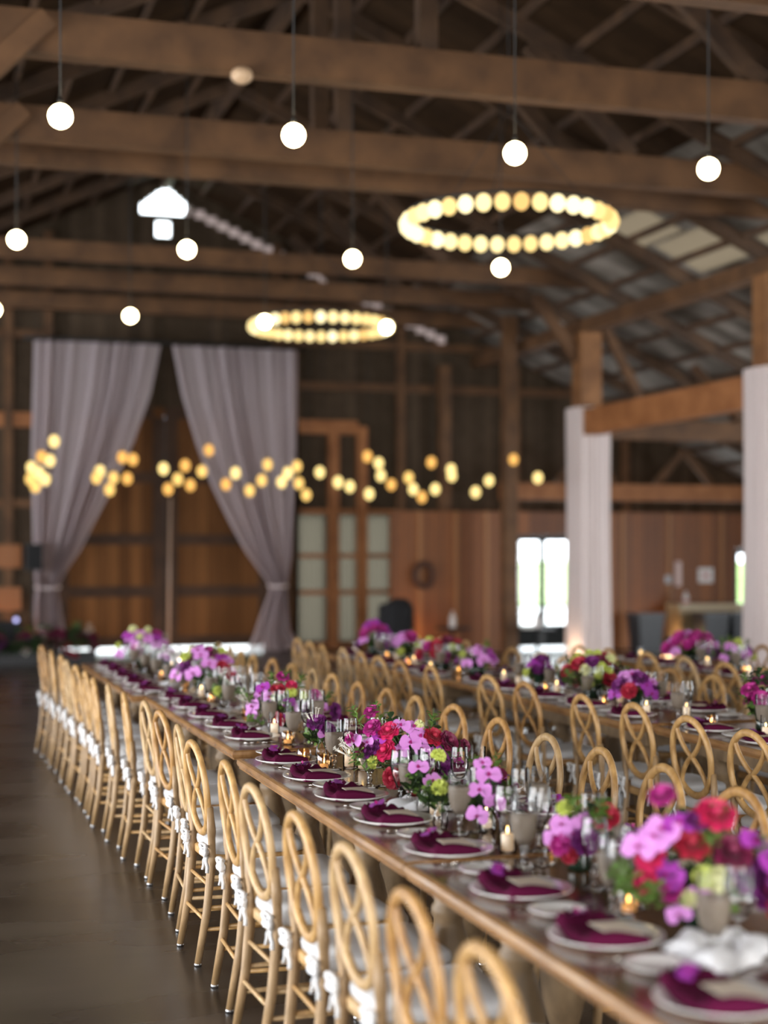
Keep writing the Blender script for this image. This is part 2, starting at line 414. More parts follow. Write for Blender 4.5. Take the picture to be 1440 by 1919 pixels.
# double door: dark frames, glass above, dark panel below
k = 3
for x0, x1 in ((H1[0]+.03, 10.495), (10.505, H1[1]-.03), (H2[0]+.03, H2[1]-.03)):
    top = 1.979 if k < 5 else 1.749; zb = .43 if k < 5 else .16
    fr = MB().box(x0, x0+.05, BY+.03, BY+.08, .06, top).box(x1-.05, x1, BY+.03, BY+.08, .06, top).box(x0+.05, x1-.05, BY+.03, BY+.08, top-.10, top)
    o = struct('door_%d' % k, fr, M['black'])
    obj('kick_panel', MB().box(x0+.05, x1-.05, BY+.04, BY+.07, .06, zb).mesh('kick_panel', mat('dark_panel', (.010, .012, .013), .6, spec=.2), False), o)
    obj('glass_pane', MB().box(x0+.05, x1-.05, BY+.052, BY+.058, zb, top-.10).mesh('glass_pane', M['glass'], False), o)
    obj('handle', MB().tube([(x1-.03, BY+.02, .95), (x1-.03, BY-.02, .97), (x1-.03, BY-.02, 1.13), (x1-.03, BY+.02, 1.15)], .01, 6).mesh('handle', M['silver']), o)
    k += 1

# ------------------------------------------------------------------ tie beams, posts, braces
for i, (y, th) in enumerate(((12.4, .34), (15.0, .32), (15.95, .22), (21.0, .24), (23.2, .26), (25.4, .26))):
    o = struct('trim_%d' % (8+i), MB().box(-4, 14.5, y-.09, y+.09, 5.60, 5.60+th), M['beam'])
    w = MB()
    w.beam((7.4, y, 5.6+th), (6.2, y, roofz(6.2)-.2), .12, .16)
    if y < 16: w.box(RX-.08, RX+.08, y-.08, y+.08, 5.6+th, RZ-.24)
    obj('truss_web', w.mesh('truss_web', M['rafter'], False), o)
m = MB()
for y in (12.25, 14.85): m.beam((-1.6, y, 3.2), (1.05, y, 5.85), .12, .17)
struct('trim_19', m, M['beam'])
for y in (12.25, 14.85): struct('trim_%d' % (20 if y < 13 else 21), MB().box(-1.76, -1.44, y-.16, y+.16, 0, 5.6), M['post'])
y = 9.8
o = struct('trim_14', MB().box(-4, 14.5, y-.09, y+.09, 5.60, 5.96), M['beam'])
# long plates on the post row
struct('trim_15', MB().box(9.77, 10.03, YF, YB, 5.02, 5.22), M['beam'])
def post(x, y, w, ztop, label, x0b=True, group='timber posts of the barn'):
    ps = [('post', MB().box(-w/2, w/2, -w/2, w/2, 0, ztop).mesh('post', M['post'], False))]
    if x0b: ps.append(('brace', MB().beam((-w/2+.02, 0, 4.62), (-.85, 0, 5.54), .12, .15).mesh('brace', M['beam'], False)))
    o = thing('timber_post', ps, (x, y, 0), 0, label, 'post', group)
    return o
post(9.9, 21.6, .34, 5.02, 'square orange-brown timber post rising out of the white draped column')
post(9.9, 16.35, .32, 5.02, 'timber post inside the drape at the right edge of the photo', False)
o = thing('timber_post', MB().box(-.11, .11, -.11, .11, 0, 5.6).mesh('thin_post', M['beam'], False), (9.55, 23.9, 0), 0,
          'slim brown timber post left of the bright double doors', 'post', 'timber posts of the barn')
o = thing('timber_post', MB().box(-.1, .1, -.1, .1, 0, 5.0).mesh('thin_post', M['beam'], False), (9.15, 26.0, 0), 0,
          'dark timber post behind the cedar room, above its left part', 'post', 'timber posts of the barn')
for x, y, l in ((12.2, 23.2, 'upright truss timber under the roof, nearer the draped column'), (12.2, 21.1, 'upright truss timber under the roof, nearer the right edge')):
    thing('truss_upright', MB().box(-.09, .09, -.09, .09, 3.74, roofz(12.2)-.2).mesh('truss_upright', M['beam'], False), (x, y, 0), 0, l, 'timber', 'truss uprights right of the draped column')
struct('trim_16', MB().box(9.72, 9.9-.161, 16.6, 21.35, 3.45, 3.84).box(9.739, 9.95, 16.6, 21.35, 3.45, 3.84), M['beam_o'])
struct('trim_17', MB().box(10.1, XR, 21.5, 21.7, 3.42, 3.72).box(12.1, 12.3, 21.7, 23.3, 3.5, 3.72), M['beam'])
m = MB()
for (x, y) in ((11.4, 24.9), (13.3, 24.9)):
    m.beam((x-.55, y, 2.9), (x, y, 3.5), .08, .12).beam((x+.55, y, 2.9), (x, y, 3.5), .08, .12)
for x in (11.0, 12.6, 14.2): m.beam((x, 21.6, 3.7), (x-.9, 21.6, roofz(x-.9)-.15), .09, .14)
struct('trim_18', m, M['beam'])

# ------------------------------------------------------------------ draped columns
def column_drape(hw, zt, seed):
    random.seed(seed); ph = rnd(0, 6)
    def fn(u, v):
        q = u*2*pi; R = hw*(1.0 - .06*sin(v*pi)+.05*(1-v)); sq = 1/max(abs(cos(q)), abs(sin(q)))**.55
        r2 = R*sq*(1+.045*sin(q*14+ph)+.03*sin(q*23+2*ph+v*1.5))
        return (r2*cos(q), r2*sin(q), .01+(zt-.01)*v)
    return MB().grid(fn, 168, 10)
thing('column_drape', column_drape(.30, 3.88, 3).mesh('column_drape', M['drape2']), (9.93, 21.6, 0), 0, 'white floor-length drape wrapped around the post left of the cedar wall', 'drape', 'drapes on the posts')
thing('column_drape', column_drape(.30, 3.90, 5).mesh('column_drape', M['drape2']), (9.93, 16.35, 0), 0, 'white floor-length drape cut by the right edge of the photo', 'drape', 'drapes on the posts')

# ------------------------------------------------------------------ tied-back curtains over the barn door
def interp(tab, z):
    if z >= tab[0][0]: return tab[0][1]
    for (z0, a), (z1, b2) in zip(tab, tab[1:]):
        if z >= z1: t = (z-z1)/(z0-z1); t2 = t; return b2+(a-b2)*t2
    return tab[-1][1]
def curtain(outer, inner, sgn, ph):
    zt = 5.12
    def fn(u, v):
        z = .02+(zt-.02)*(1-v); a = interp(outer, z); b2 = interp(inner, z); wdt = abs(b2-a)
        amp = .045+.07*(1-min(1, wdt/2.1)); x = a+(b2-a)*u
        return (x, 25.62-.02+amp*(.75+.5*sin(u*11+ph))*sin(u*2*pi*12+ph+1.6*sin(u*7+ph*2))+.6*amp*sin(u*2*pi*5.3+ph*2+v*1.5), z)
    return MB().grid(fn, 200, 60)
oL = [(5.12, 1.97), (3.2, 1.93), (1.3, 1.98), (1.10, 2.02), (.9, 1.98), (0, 1.96)]
iL = [(5.12, 4.03), (4.3, 3.86), (3.5, 3.58), (2.8, 3.26), (2.2, 2.95), (1.7, 2.70), (1.35, 2.46), (1.14, 2.36), (1.0, 2.36), (.6, 2.43), (0, 2.52)]
oR = [(5.12, 6.36), (3.2, 6.34), (1.6, 6.26), (1.1, 6.16), (.8, 6.18), (.35, 6.24), (.15, 6.42), (0, 6.62)]
iR = [(5.12, 4.22), (4.3, 4.38), (3.5, 4.62), (2.8, 4.88), (2.2, 5.18), (1.7, 5.46), (1.35, 5.72), (1.14, 5.88), (1.0, 5.88), (.6, 5.72), (.3, 5.62), (0, 5.48)]
for (a, b2, ph, l) in ((oL, iL, .4, 'left'), (oR, iR, 1.9, 'right')):
    cx = (interp(a, 1.12)+interp(b2, 1.12))/2; wd = abs(interp(a, 1.12)-interp(b2, 1.12))/2
    thing('curtain', [('fabric', curtain(a, b2, 1, ph).mesh('curtain_fabric', M['drape'])),
        ('tieback', MB().tube([(cx+wd*1.1*cos(q), 25.62+.13*sin(q), 1.12+.02*sin(q)) for q in [2*pi*i/20 for i in range(20)]], .025, 6, True).mesh('tieback', M['drape2']))],
        (0, 0, 0), 0, 'sheer %s curtain tied back beside the barn doors' % ('lilac-white left-hand' if l == 'left' else 'lilac-white right-hand, pooling on the floor,'), 'curtain', 'curtains on the barn doors')
thing('curtain_rod', MB().tube([(1.8, 25.62, 5.16), (6.5, 25.62, 5.16)], .03, 8).mesh('curtain_rod', M['cord']), (0, 0, 0), 0, 'dark rod along the top of the two barn door curtains', 'rod')

# ================================================================== CHAIRS
def bow():
    mb = MB()
    for sg in (-1, 1):
        for tilt, ln in ((.5, .055), (-.15, .045)):
            pts = []
            for i in range(9):
                q = pi*i/8; pts.append((-.012-.02*sin(q), sg*(ln*sin(q)*1.0), .01+tilt*ln*sin(q)+.022*cos(q)))
            mb.tube(pts, .0035, 5, False, .011, (1, 0, .2))
        mb.tube([(-.01, 0, 0), (-.022, sg*.02, -.035), (-.018, sg*.036, -.06), (-.022, sg*.046, -.088)], [.004]*4, 5, False, .010, (1, 0, 0))
    mb.ball((-.014, 0, .005), .013, .016, .016, 8, 5)
    mb.xf(Matrix.Scale(.85, 4))
    return mb
def make_chair(cm):
    D = []
    def seatpts(x0, x1, w0, w1, r, n=5):
        """rounded outline, rear narrower"""
        o = []; cs = [(x1-r, w1-r, 0), (x0+r, w0-r, 90), (x0+r, -w0+r, 180), (x1-r, -w1+r, 270)]
        for cx, cy, a0 in cs:
            for i in range(n+1):
                q = radians(a0+90*i/n); o.append((cx+r*cos(q), cy+r*sin(q)))
        return o
    def slab(prof, o):
        v = []; f = []; n = len(o)
        for s2, z in prof:
            for x, y in o: v.append((x*s2, y*s2, z))
        for i in range(len(prof)-1):
            for k in range(n): l = (k+1) % n; f.append((i*n+k, i*n+l, (i+1)*n+l, (i+1)*n+k))
        f.append(tuple(range(n))[::-1]); f.append(tuple((len(prof)-1)*n+k for k in range(n)))
        return MB().add(v, f)
    fo = seatpts(-.205, .21, .185, .215, .05)
    D.append(('seat_frame', slab([(.96, .415), (1, .42), (1, .448), (.97, .455)], fo).mesh('seat_frame', cm)))
    cu = slab([(.90, .455), (.955, .460), (.97, .475), (.96, .492), (.90, .503), (.6, .509), (.2, .511)], fo).mesh('cushion', M['cushion'])
    bw = bow().mesh('tie', M['ribbon'])
    D.append(('cushion', cu, [('tie', bw, [], (-.215, .178, .468)), ('tie', bw, [], (-.215, -.178, .468))]))
    def bk(y, z):    # back plane leans away
        return (-.205-.045*(z-.52)/.4, y, z)
    ring = MB().tube([bk(.183*cos(q), .717+.188*sin(q)) for q in [2*pi*i/40 for i in range(40)]], .0185, 8, True, .0145, (1, 0, 0)).mesh('back_ring', cm)
    def sbar(sg):
        pts = []
        for i in range(19):
            t = i/18; cc = cos(pi*t); y = sg*.122*(abs(cc)**.8)*(1 if cc > 0 else -1); z = .717+.155*(1-2*t)
            pts.append(bk(y, z))
        return MB().tube(pts, .0145, 7, False, .0105, (1, 0, 0)).mesh('cross_bar', cm)
    D.append(('back_ring', ring, [('cross_bar', sbar(1)), ('cross_bar', sbar(-1))]))
    cap = lambda x, y: ('foot_cap', MB().lathe([(.0155, 0), (.0155, .012), (.013, .014)], 10, (x, y, 0)).mesh('foot_cap', M['capmetal']))
    for sg in (1, -1):
        D.append(('leg', MB().tube([(.205, sg*.195, .01), (.195, sg*.188, .22), (.185, sg*.182, .418)], [.014, .0175, .019], 10).mesh('front_leg', M['chairleg']), [cap(.205, sg*.195)]))
        D.append(('leg', MB().tube([(-.262, sg*.172, .01), (-.225, sg*.172, .22), (-.203, sg*.176, .44), (-.207, sg*.184, .56), (-.214, sg*.186, .66)], [.0145, .0175, .0195, .0185, .014], 10).mesh('rear_leg', M['chairleg']), [cap(-.262, sg*.172)]))
    for sg in (1, -1):
        D.append(('stretcher', MB().tube([(.199, sg*.19, .15), (-.237, sg*.172, .15)], .009, 7).tube([(.196, sg*.189, .24), (-.221, sg*.172, .24)], .009, 7).mesh('side_stretcher', cm)))
    D.append(('stretcher', MB().tube([(.197, -.19, .19), (.197, .19, .19)], .009, 7).tube([(.192, -.187, .29), (.192, .187, .29)], .009, 7).mesh('front_stretcher', cm)))
    D.append(('stretcher', MB().tube([(-.232, -.172, .19), (-.232, .172, .19)], .009, 7).tube([(-.212, -.174, .33), (-.212, .174, .33)], .009, 7).mesh('rear_stretcher', cm)))
    return D
CH = [make_chair(M['chair']), make_chair(M['chair2']), make_chair(M['chair3'])]
random.seed(11)
def chairs(row, facing, spots, which, desc, group):
    """spots: x of back top, y; facing +1 looks to +X"""
    spots = sorted(spots, key=lambda p: p[1])
    for i, (x, y) in enumerate(spots):
        d = CH[random.choices([0, 1, 2], [5, 3, 2])[0]]
        a = (0 if facing > 0 else pi)+radians(rnd(-4, 4))
        thing('dining_chair', d, (x+.25*facing, y, 0), a,
              'honey wood oval-back chair, %s from the camera, %s' % (ORD[i], desc), 'chair', group)
A_L = [(1.09,13.4),(1.11,12.7),(1.13,12.1),(1.12,11.56),(1.13,11.03),(1.14,10.48),(1.13,9.92),(1.16,9.4),(1.18,8.84),(1.22,8.32),(1.22,7.82),(1.20,7.12),(1.16,6.55),(1.17,5.86),(1.14,5.27),(1.15,4.66),(1.16,4.12),(1.14,3.51),(1.13,2.98)]
A_R = [(2.72,4.67),(2.74,5.28),(2.73,5.82),(2.70,6.3),(2.74,6.98),(2.75,7.63),(2.71,8.17),(2.70,8.66),(2.66,9.14),(2.67,9.77),(2.66,10.26),(2.63,10.75),(2.61,11.24),(2.57,11.75),(2.57,12.22),(2.58,12.7),(2.6,13.3)]
B_L = [(3.62,6.18),(3.64,6.78),(3.68,7.44),(3.62,7.96),(3.63,8.85),(3.6,9.4),(3.52,10.3),(3.45,10.8),(3.43,11.29),(3.45,11.81),(3.44,12.3),(3.39,12.78),(3.4,13.26),(3.41,13.75)]
B_R = [(5.04,7.1),(5.04,7.75),(5.05,8.38),(5.0,8.96),(5.0,9.53),(4.75,10.78),(4.82,11.35),(4.80,11.91),(4.78,12.5),(4.78,13.0),(4.74,13.5)]
C_L = [(5.47,12.1),(5.51,11.6),(5.59,11.08),(5.62,10.5),(5.64,9.95),(5.66,9.42)]
C_R = [(6.98,11.66),(6.98,12.2),(6.98,11.05)]
chairs('A', 1, A_L, 0, 'left side of the left-hand table', 'chairs on the left side of the left-hand table')
chairs('A', -1, A_R, 0, 'right side of the left-hand table', 'chairs on the right side of the left-hand table')
chairs('B', 1, B_L, 0, 'left side of the middle table', 'chairs on the left side of the middle table')
chairs('B', -1, B_R, 0, 'right side of the middle table', 'chairs on the right side of the middle table')
chairs('C', 1, C_L, 0, 'left side of the right-hand table', 'chairs on the left side of the right-hand table')
chairs('C', -1, C_R, 0, 'right side of the right-hand table', 'chairs on the right side of the right-hand table')

# ================================================================== TABLES
LEGP = [(.055, 0), (.062, .01), (.062, .05), (.045, .07), (.04, .09), (.052, .12), (.074, .20), (.084, .30), (.082, .36), (.066, .43), (.050, .48), (.046, .50), (.06, .52), (.06, .545), (.048, .56), (.062, .60)]
LEGM = MB().lathe(LEGP, 20).box(-.065, .065, -.065, .065, .60, .70).mesh('table_leg', M['tableleg'])
for p in LEGM.polygons: p.use_smooth = len(p.vertices) == 4 and p.index < 20*(len(LEGP)-1)
def table(x0, x1, y0, y1, label, group='long farm tables'):
    cx, cy, w, l = (x0+x1)/2, (y0+y1)/2, (x1-x0)/2, (y1-y0)/2
    o = thing('farm_table', [], (cx, cy, 0), 0, label, 'table', group)
    top = MB().box(-w+.012, w-.012, -l+.012, l-.012, .722, .76).mesh('tabletop', M['tabletop'], False)
    t = obj('tabletop', top, o)
    e = MB(); pr = [(.0, .716), (-.0, .722), (.006, .728), (.010, .74), (.006, .754), (-.006, .7605), (-.014, .7605)]
    v = []; f = []
    for q, z in pr:
        a, b2 = w+q-.008, l+q-.008
        v += [(-a, -b2, z), (a, -b2, z), (a, b2, z), (-a, b2, z)]
    for i in range(len(pr)-1):
        for k in range(4): m4 = (k+1) % 4; f.append((i*4+k, i*4+m4, (i+1)*4+m4, (i+1)*4+k))
    e.add(v, f)
    obj('edge_moulding', e.mesh('edge_moulding', M['tableedge'], False), t)
    ap = MB(); a, b2 = w-.16, l-.12
    ap.box(-a, -a+.025, -b2, b2, .62, .722).box(a-.025, a, -b2, b2, .62, .722).box(-a+.025, a-.025, -b2, -b2+.025, .62, .722).box(-a+.025, a-.025, b2-.025, b2, .62, .722)
    obj('apron', ap.mesh('apron', M['tableleg'], False), o)
    for sx in (-1, 1):
        for yy in (-l+.30, -l*.0, l-.30):
            obj('leg', LEGM, o, (sx*(w-.26), yy, 0))
    return o
table(1.465, 2.40, 2.05, 4.545, 'long brown farm table nearest the camera, filling the lower right corner')
table(1.465, 2.40, 4.555, 7.06, 'long brown farm table under the big orchid arrangement, butted to the nearest table')
table(1.50, 2.42, 7.33, 10.27, 'long brown farm table just beyond the stepped seam in the left-hand row')
table(1.42, 2.34, 10.29, 13.35, 'farthest long farm table of the left-hand row, near the barn doors')
table(3.93, 4.80, 5.1, 7.70, 'nearest farm table of the middle row, at the right edge')
table(3.84, 4.72, 7.80, 10.85, 'second farm table of the middle row, with the green and red arrangement')
table(3.72, 4.56, 10.87, 13.95, 'farthest farm table of the middle row, left of the bright doors')
table(5.92, 6.80, 8.9, 12.5, 'farm table of the right-hand row, in front of the draped column')

# ================================================================== TABLEWARE
TZ = .7605
PLATE = MB().lathe([(.001, .006), (.085, .006), (.095, .010), (.140, .020), (.145, .021), (.1455, .018), (.100, .003), (.085, 0), (.001, 0)], 40).mesh('dinner_plate', M['china'])
BREAD = MB().lathe([(.001, .005), (.045, .005), (.052, .009), (.076, .016), (.079, .0165), (.079, .014), (.052, .002), (.045, 0), (.001, 0)], 32).mesh('bread_plate', M['china'])
def napkin_body():
    """a folded band lying along the table edge, thick front roll, raised at both ends"""
    def fn(u, v):
        x = -.082+.155*v; y = .118-.236*u
        z = .020 + .010*sin(pi*v)**.5
        z += .020*math.exp(-((u-.93)/.09)**2)*(0.75+.25*sin(v*5)) + .014*math.exp(-((u-.05)/.12)**2)*(1+.6*sin(v*19))
        z += .008*math.exp(-((v-.08)/.09)**2)
        x += .003*sin(u*9)-.012*(1-v)*sin(u*pi)
        return (x, y, z)
    def lo(u, v):
        p = fn(u, v); return (p[0]*.985, p[1]*.985, .0095)
    mb = MB().grid(fn, 26, 14).grid(lambda u, v: lo(1-u, v), 26, 14)
    nu = 26
    # sides
    def edge(fu): 
        mb.grid(lambda u, v: tuple(Vector(fu(u)[0]).lerp(Vector(fu(u)[1]), v)), 14, 2)
    edge(lambda u: (fn(u, 0), lo(u, 0))); edge(lambda u: (lo(u, 1), fn(u, 1))); edge(lambda u: (lo(0, u), fn(0, u))); edge(lambda u: (fn(1, u), lo(1, u)))
    return mb
def napkin_knot():
    random.seed(5); mb = MB()
    for i in range(6):
        a = 2*pi*i/6
        mb.grid(lambda u, v: (-.03+(.006+.030*v)*cos(a+(u-.5)*1.3)*1.0, .092+(.006+.034*v)*sin(a+(u-.5)*1.3), .028+.022*v+.008*sin(u*9+i)), 5, 3)
    mb.ball((-.03, .092, .032), .016, .016, .012, 8, 6)
    return mb
NAP = [('napkin_fold', napkin_body().mesh('napkin_fold', M['napkin'])), ('knot', napkin_knot().mesh('knot', M['napkin']))]
CARD = MB().box(-.040, .050, -.085, .048, 0, .0015).mesh('menu_card', M['card'], False)
FORK = MB().tube([(-.09, 0, .004), (-.02, 0, .004), (.03, 0, .009), (.05, 0, .004)], [.005, .003, .004, .010], 6, False, .0015).box(.05, .10, -.010, -.007, .004, .006).box(.05, .10, -.0035, -.0005, .004, .006).box(.05, .10, .003, .006, .004, .006).box(.05, .10, .008, .0105, .004, .006).mesh('fork', M['silver'])
KNIFE = MB().tube([(-.10, 0, .004), (-.01, 0, .004)], .0035, 8).box(-.01, .11, -.007, .009, .003, .0055).mesh('knife', M['silver'])
GOBLET = [('bowl', MB().lathe([(.016, .062), (.030, .085), (.0385, .12), (.0415, .16), (.0420, .215)], 24, caps=False).mesh('goblet_bowl', M['glass'])),
          ('ribbed_base', MB().lathe([(.001, .071), (.0165, .068), (.0305, .087), (.0380, .12), (.0402, .150), (.0402, .158), (.001, .158)], 36, ripple=(.02,)).mesh('ribbed_base', M['smoke']), [], (0, 0, 0), 'smoky ribbed lower cup'),
          ('stem', MB().lathe([(.036, 0), (.036, .003), (.015, .008), (.0075, .018), (.013, .030), (.0075, .042), (.010, .055), (.018, .066)], 20).mesh('goblet_stem', M['water']))]
WINE = [('bowl', MB().lathe([(.001, .098), (.018, .104), (.030, .122), (.0355, .150), (.034, .185), (.029, .222)], 24, caps=False).mesh('wine_bowl', M['glass'])),
        ('stem', MB().lathe([(.034, 0), (.034, .002), (.010, .005), (.0042, .012), (.0036, .06), (.005, .094), (.014, .101)], 18).mesh('wine_stem', M['water']))]
FLUTE = [('bowl', MB().lathe([(.001, .052), (.014, .06), (.030, .105), (.041, .150), (.039, .168), (.034, .205)], 12, caps=False).mesh('flared_bowl', M['glass'])),
         ('wine', MB().lathe([(.001, .062), (.013, .064), (.0285, .107), (.0392, .150), (.001, .150)], 12).mesh('wine_fill', thin_glass('rose_wine', (.86, .62, .62), .05, .08)), [], (0, 0, 0), 'pale rose drink'),
         ('stem', MB().lathe([(.036, 0), (.036, .003), (.010, .007), (.005, .02), (.006, .045), (.012, .056)], 18).mesh('flared_stem', M['water']))]
FLAME = MB().lathe([(.0005, 0), (.0032, .005), (.0038, .009), (.0023, .016), (.0005, .022)], 8).mesh('flame', M['flame'])
VOTIVE = [('glass_cup', MB().lathe([(.001, 0), (.026, 0), (.027, .004), (.0275, .12)], 20, caps=False).mesh('votive_glass', M['glass'])),
          ('candle', MB().lathe([(.001, .007), (.020, .007), (.020, .058), (.017, .060), (.001, .057)], 16).mesh('candle', M['wax']), [('flame', FLAME, [], (0, 0, .062))])]
TEALIGHT = [('glass_cup', MB().lathe([(.001, 0), (.024, 0), (.032, .02), (.034, .05), (.029, .066)], 18, caps=False).mesh('tealight_glass', thin_glass('amber_glass', (1, .72, .45), .05, .1))),
            ('candle', MB().lathe([(.001, .006), (.019, .006), (.019, .024), (.001, .024)], 14).mesh('tealight', M['wax']), [('flame', FLAME, [], (0, 0, .026))])]
LINEN = None
def linen():
    random.seed(9)
    def fn(u, v):
        q = u*2*pi; r = .03+.115*v; rr = r*(1+.16*v*sin(q*3+1)+.08*v*sin(q*7))
        z = .024*sin(v*pi*.85+.25)+.013*sin(q*6+v*3)*v+.010
        if v > .97: z = .004
        return (rr*cos(q), rr*sin(q)*.8, max(z, .003))
    return MB().grid(fn, 60, 14).ball((0, 0, .012), .034, .034, .016)
LIN = linen().mesh('linen_bundle', M['linen'])

# ------------------------------------------------------------------ flowers
def petal(mb, L, w, cup, curl, R, n=4, m=5, zoff=0):
    """one petal lying along +X, cupped; R places it"""
    vs = MB().grid(lambda u, v: (L*v, w*(u-.5)*2*(sin(min(1, v*1.02)*pi*.62+.18)**.8 if v < .995 else .55), zoff+curl*v*v*L+cup*((u-.5)*2)**2*w*v), n, m)
    vs.xf(R); mb.add(vs.v, vs.f)
def Rz(a): return Matrix.Rotation(a, 4, 'Z')
def Ry(a): return Matrix.Rotation(a, 4, 'Y')
def orchid(mt):      # faces +Z, about 9 cm across
    mb = MB()
    for a in (90, 210, 330): petal(mb, .042, .013, .1, -.15, Rz(radians(a)) @ Ry(-.1))
    for a in (8, 172): petal(mb, .047, .030, .05, -.12, Matrix.Translation((0, 0, .002)) @ Rz(radians(a)) @ Ry(-.15))
    lp = MB()
    petal(lp, .017, .008, .6, .9, Rz(radians(270)) @ Ry(-.5)); petal(lp, .012, .006, .8, 1.2, Rz(radians(230)) @ Ry(-.8)); petal(lp, .012, .006, .8, 1.2, Rz(radians(310)) @ Ry(-.8))
    lp.ball((0, .002, .007), .004, .004, .006, 8, 5)
    return mb.mesh('orchid_petals', mt), lp.mesh('orchid_lip', M['lip'])
def rose(mt, tight=1.0, ruffle=0):   # faces +Z, about 7 cm across
    mb = MB(); mb.ball((0, 0, .012), .015, .015, .016, 10, 6)
    for ring, (n, r0, tilt, L, w) in enumerate(((4, .004, 1.25, .028, .016), (5, .008, 1.05, .032, .019), (7, .011, .80, .035, .021), (8, .013, .48, .038, .022), (8, .012, .10, .038, .022))):
        for k in range(n):
            a = 2*pi*k/n+ring*.7
            petal(mb, L*tight, w, .35, -.35+ruffle*sin(k*7), Rz(a) @ Matrix.Translation((r0, 0, -.004+.001*ring)) @ Ry(-tilt), 4, 4)
    return mb.mesh('rose_bloom', mt)
def pompom(mt, r=.032):
    random.seed(2); mb = MB(); mb.ball((0, 0, .01), r*.72, r*.72, r*.62, 10, 7)
    n = 60
    for i in range(n):
        z = 1-1.45*(i+.5)/n; q = i*2.39996; s = sqrt(max(0, 1-z*z)); d = Vector((s*cos(q), s*sin(q), z))
        R = Matrix.Translation(Vector((0, 0, .01))+d*r*.62) @ d.to_track_quat('X', 'Z').to_matrix().to_4x4() @ Matrix.Rotation(rnd(0, 6.28), 4, 'X')
        petal(mb, r*.48, r*.24, .5, rnd(-.4, .4), R, 2, 2)
    return mb.mesh('pompom_bloom', mt)
def leafsprig(mt, n=11, L=.045, w=.013, seed=1):
    random.seed(seed); mb = MB(); mb.tube([(0, 0, -.03), (.004, 0, .03), (0, .006, .08)], [.002, .0016, .001], 5)
    for i in range(n):
        t = i/n; q = i*2.4; z = -.01+.085*t
        R = Matrix.Translation((0, 0, z)) @ Rz(q) @ Ry(-rnd(.3, 1.0))
        petal(mb, L*(1-.35*t)*rnd(.8, 1.15), w*rnd(.8, 1.1), .25, -.3, R, 2, 4)
    return mb.mesh('leaf_sprig', mt)
def filler(mt):
    random.seed(4); mb = MB()
    for i in range(9):
        x, y, z = rnd(-.03, .03), rnd(-.03, .03), rnd(.02, .07); mb.tube([(0, 0, -.02), (x, y, z)], .0012, 4)
        for k in range(5): petal(mb, .009, .004, .2, 0, Matrix.Translation((x, y, z)) @ Rz(k*1.257) @ Ry(-.4), 2, 2)
    return mb.mesh('filler_sprig', mt)
O1, OL = orchid(M['orchid']); O2, _ = orchid(M['orchidd'])
BL = {'o': ('orchid_bloom', O1, .045), 'p': ('orchid_bloom', O2, .045),
      'h': ('rose_bloom', rose(M['rose_hot']), .038), 'r': ('rose_bloom', rose(M['rose_red']), .038), 'b': ('rose_bloom', rose(M['rose_burg']), .038),
      'u': ('rose_bloom', rose(M['rose_plum']), .038), 'm': ('rose_bloom', rose(M['rose_mag']), .038),
      'l': ('pompom_bloom', pompom(M['lime']), .034), 'y': ('pompom_bloom', pompom(M['palelime']), .034),
      'c': ('pompom_bloom', pompom(M['rose_mag']), .034),
      'g': ('leaf_sprig', leafsprig(M['leaf']), .06), 'd': ('leaf_sprig', leafsprig(M['leafd'], 12, .05, .016, 3), .06),
      'w': ('filler_sprig', filler(M['white']), .04)}
COLN = {'o': 'pink-lilac', 'p': 'deep purple', 'h': 'hot pink', 'r': 'red', 'b': 'burgundy', 'u': 'plum', 'm': 'magenta', 'l': 'lime green', 'y': 'pale lime', 'c': 'magenta'}
BOWL = MB().lathe([(.001, 0), (.045, 0), (.060, .02), (.066, .06), (.060, .095), (.056, .095), (.061, .06), (.055, .022), (.001, .008)], 28).mesh('vase', M['darkglass'])
CYL = MB().lathe([(.001, 0), (.036, 0), (.038, .01), (.038, .11), (.035, .11), (.034, .012), (.001, .01)], 24).mesh('vase', M['darkglass'])
BUD = MB().lathe([(.001, 0), (.024, 0), (.028, .02), (.024, .05), (.012, .075), (.012, .11), (.015, .115)], 18, caps=False).mesh('bud_vase', M['glass'])
RIGHT = Vector((cos(YAW), -sin(YAW), 0)); AWAY = Vector((sin(YAW), cos(YAW), 0)); UP = Vector((0, 0, 1))
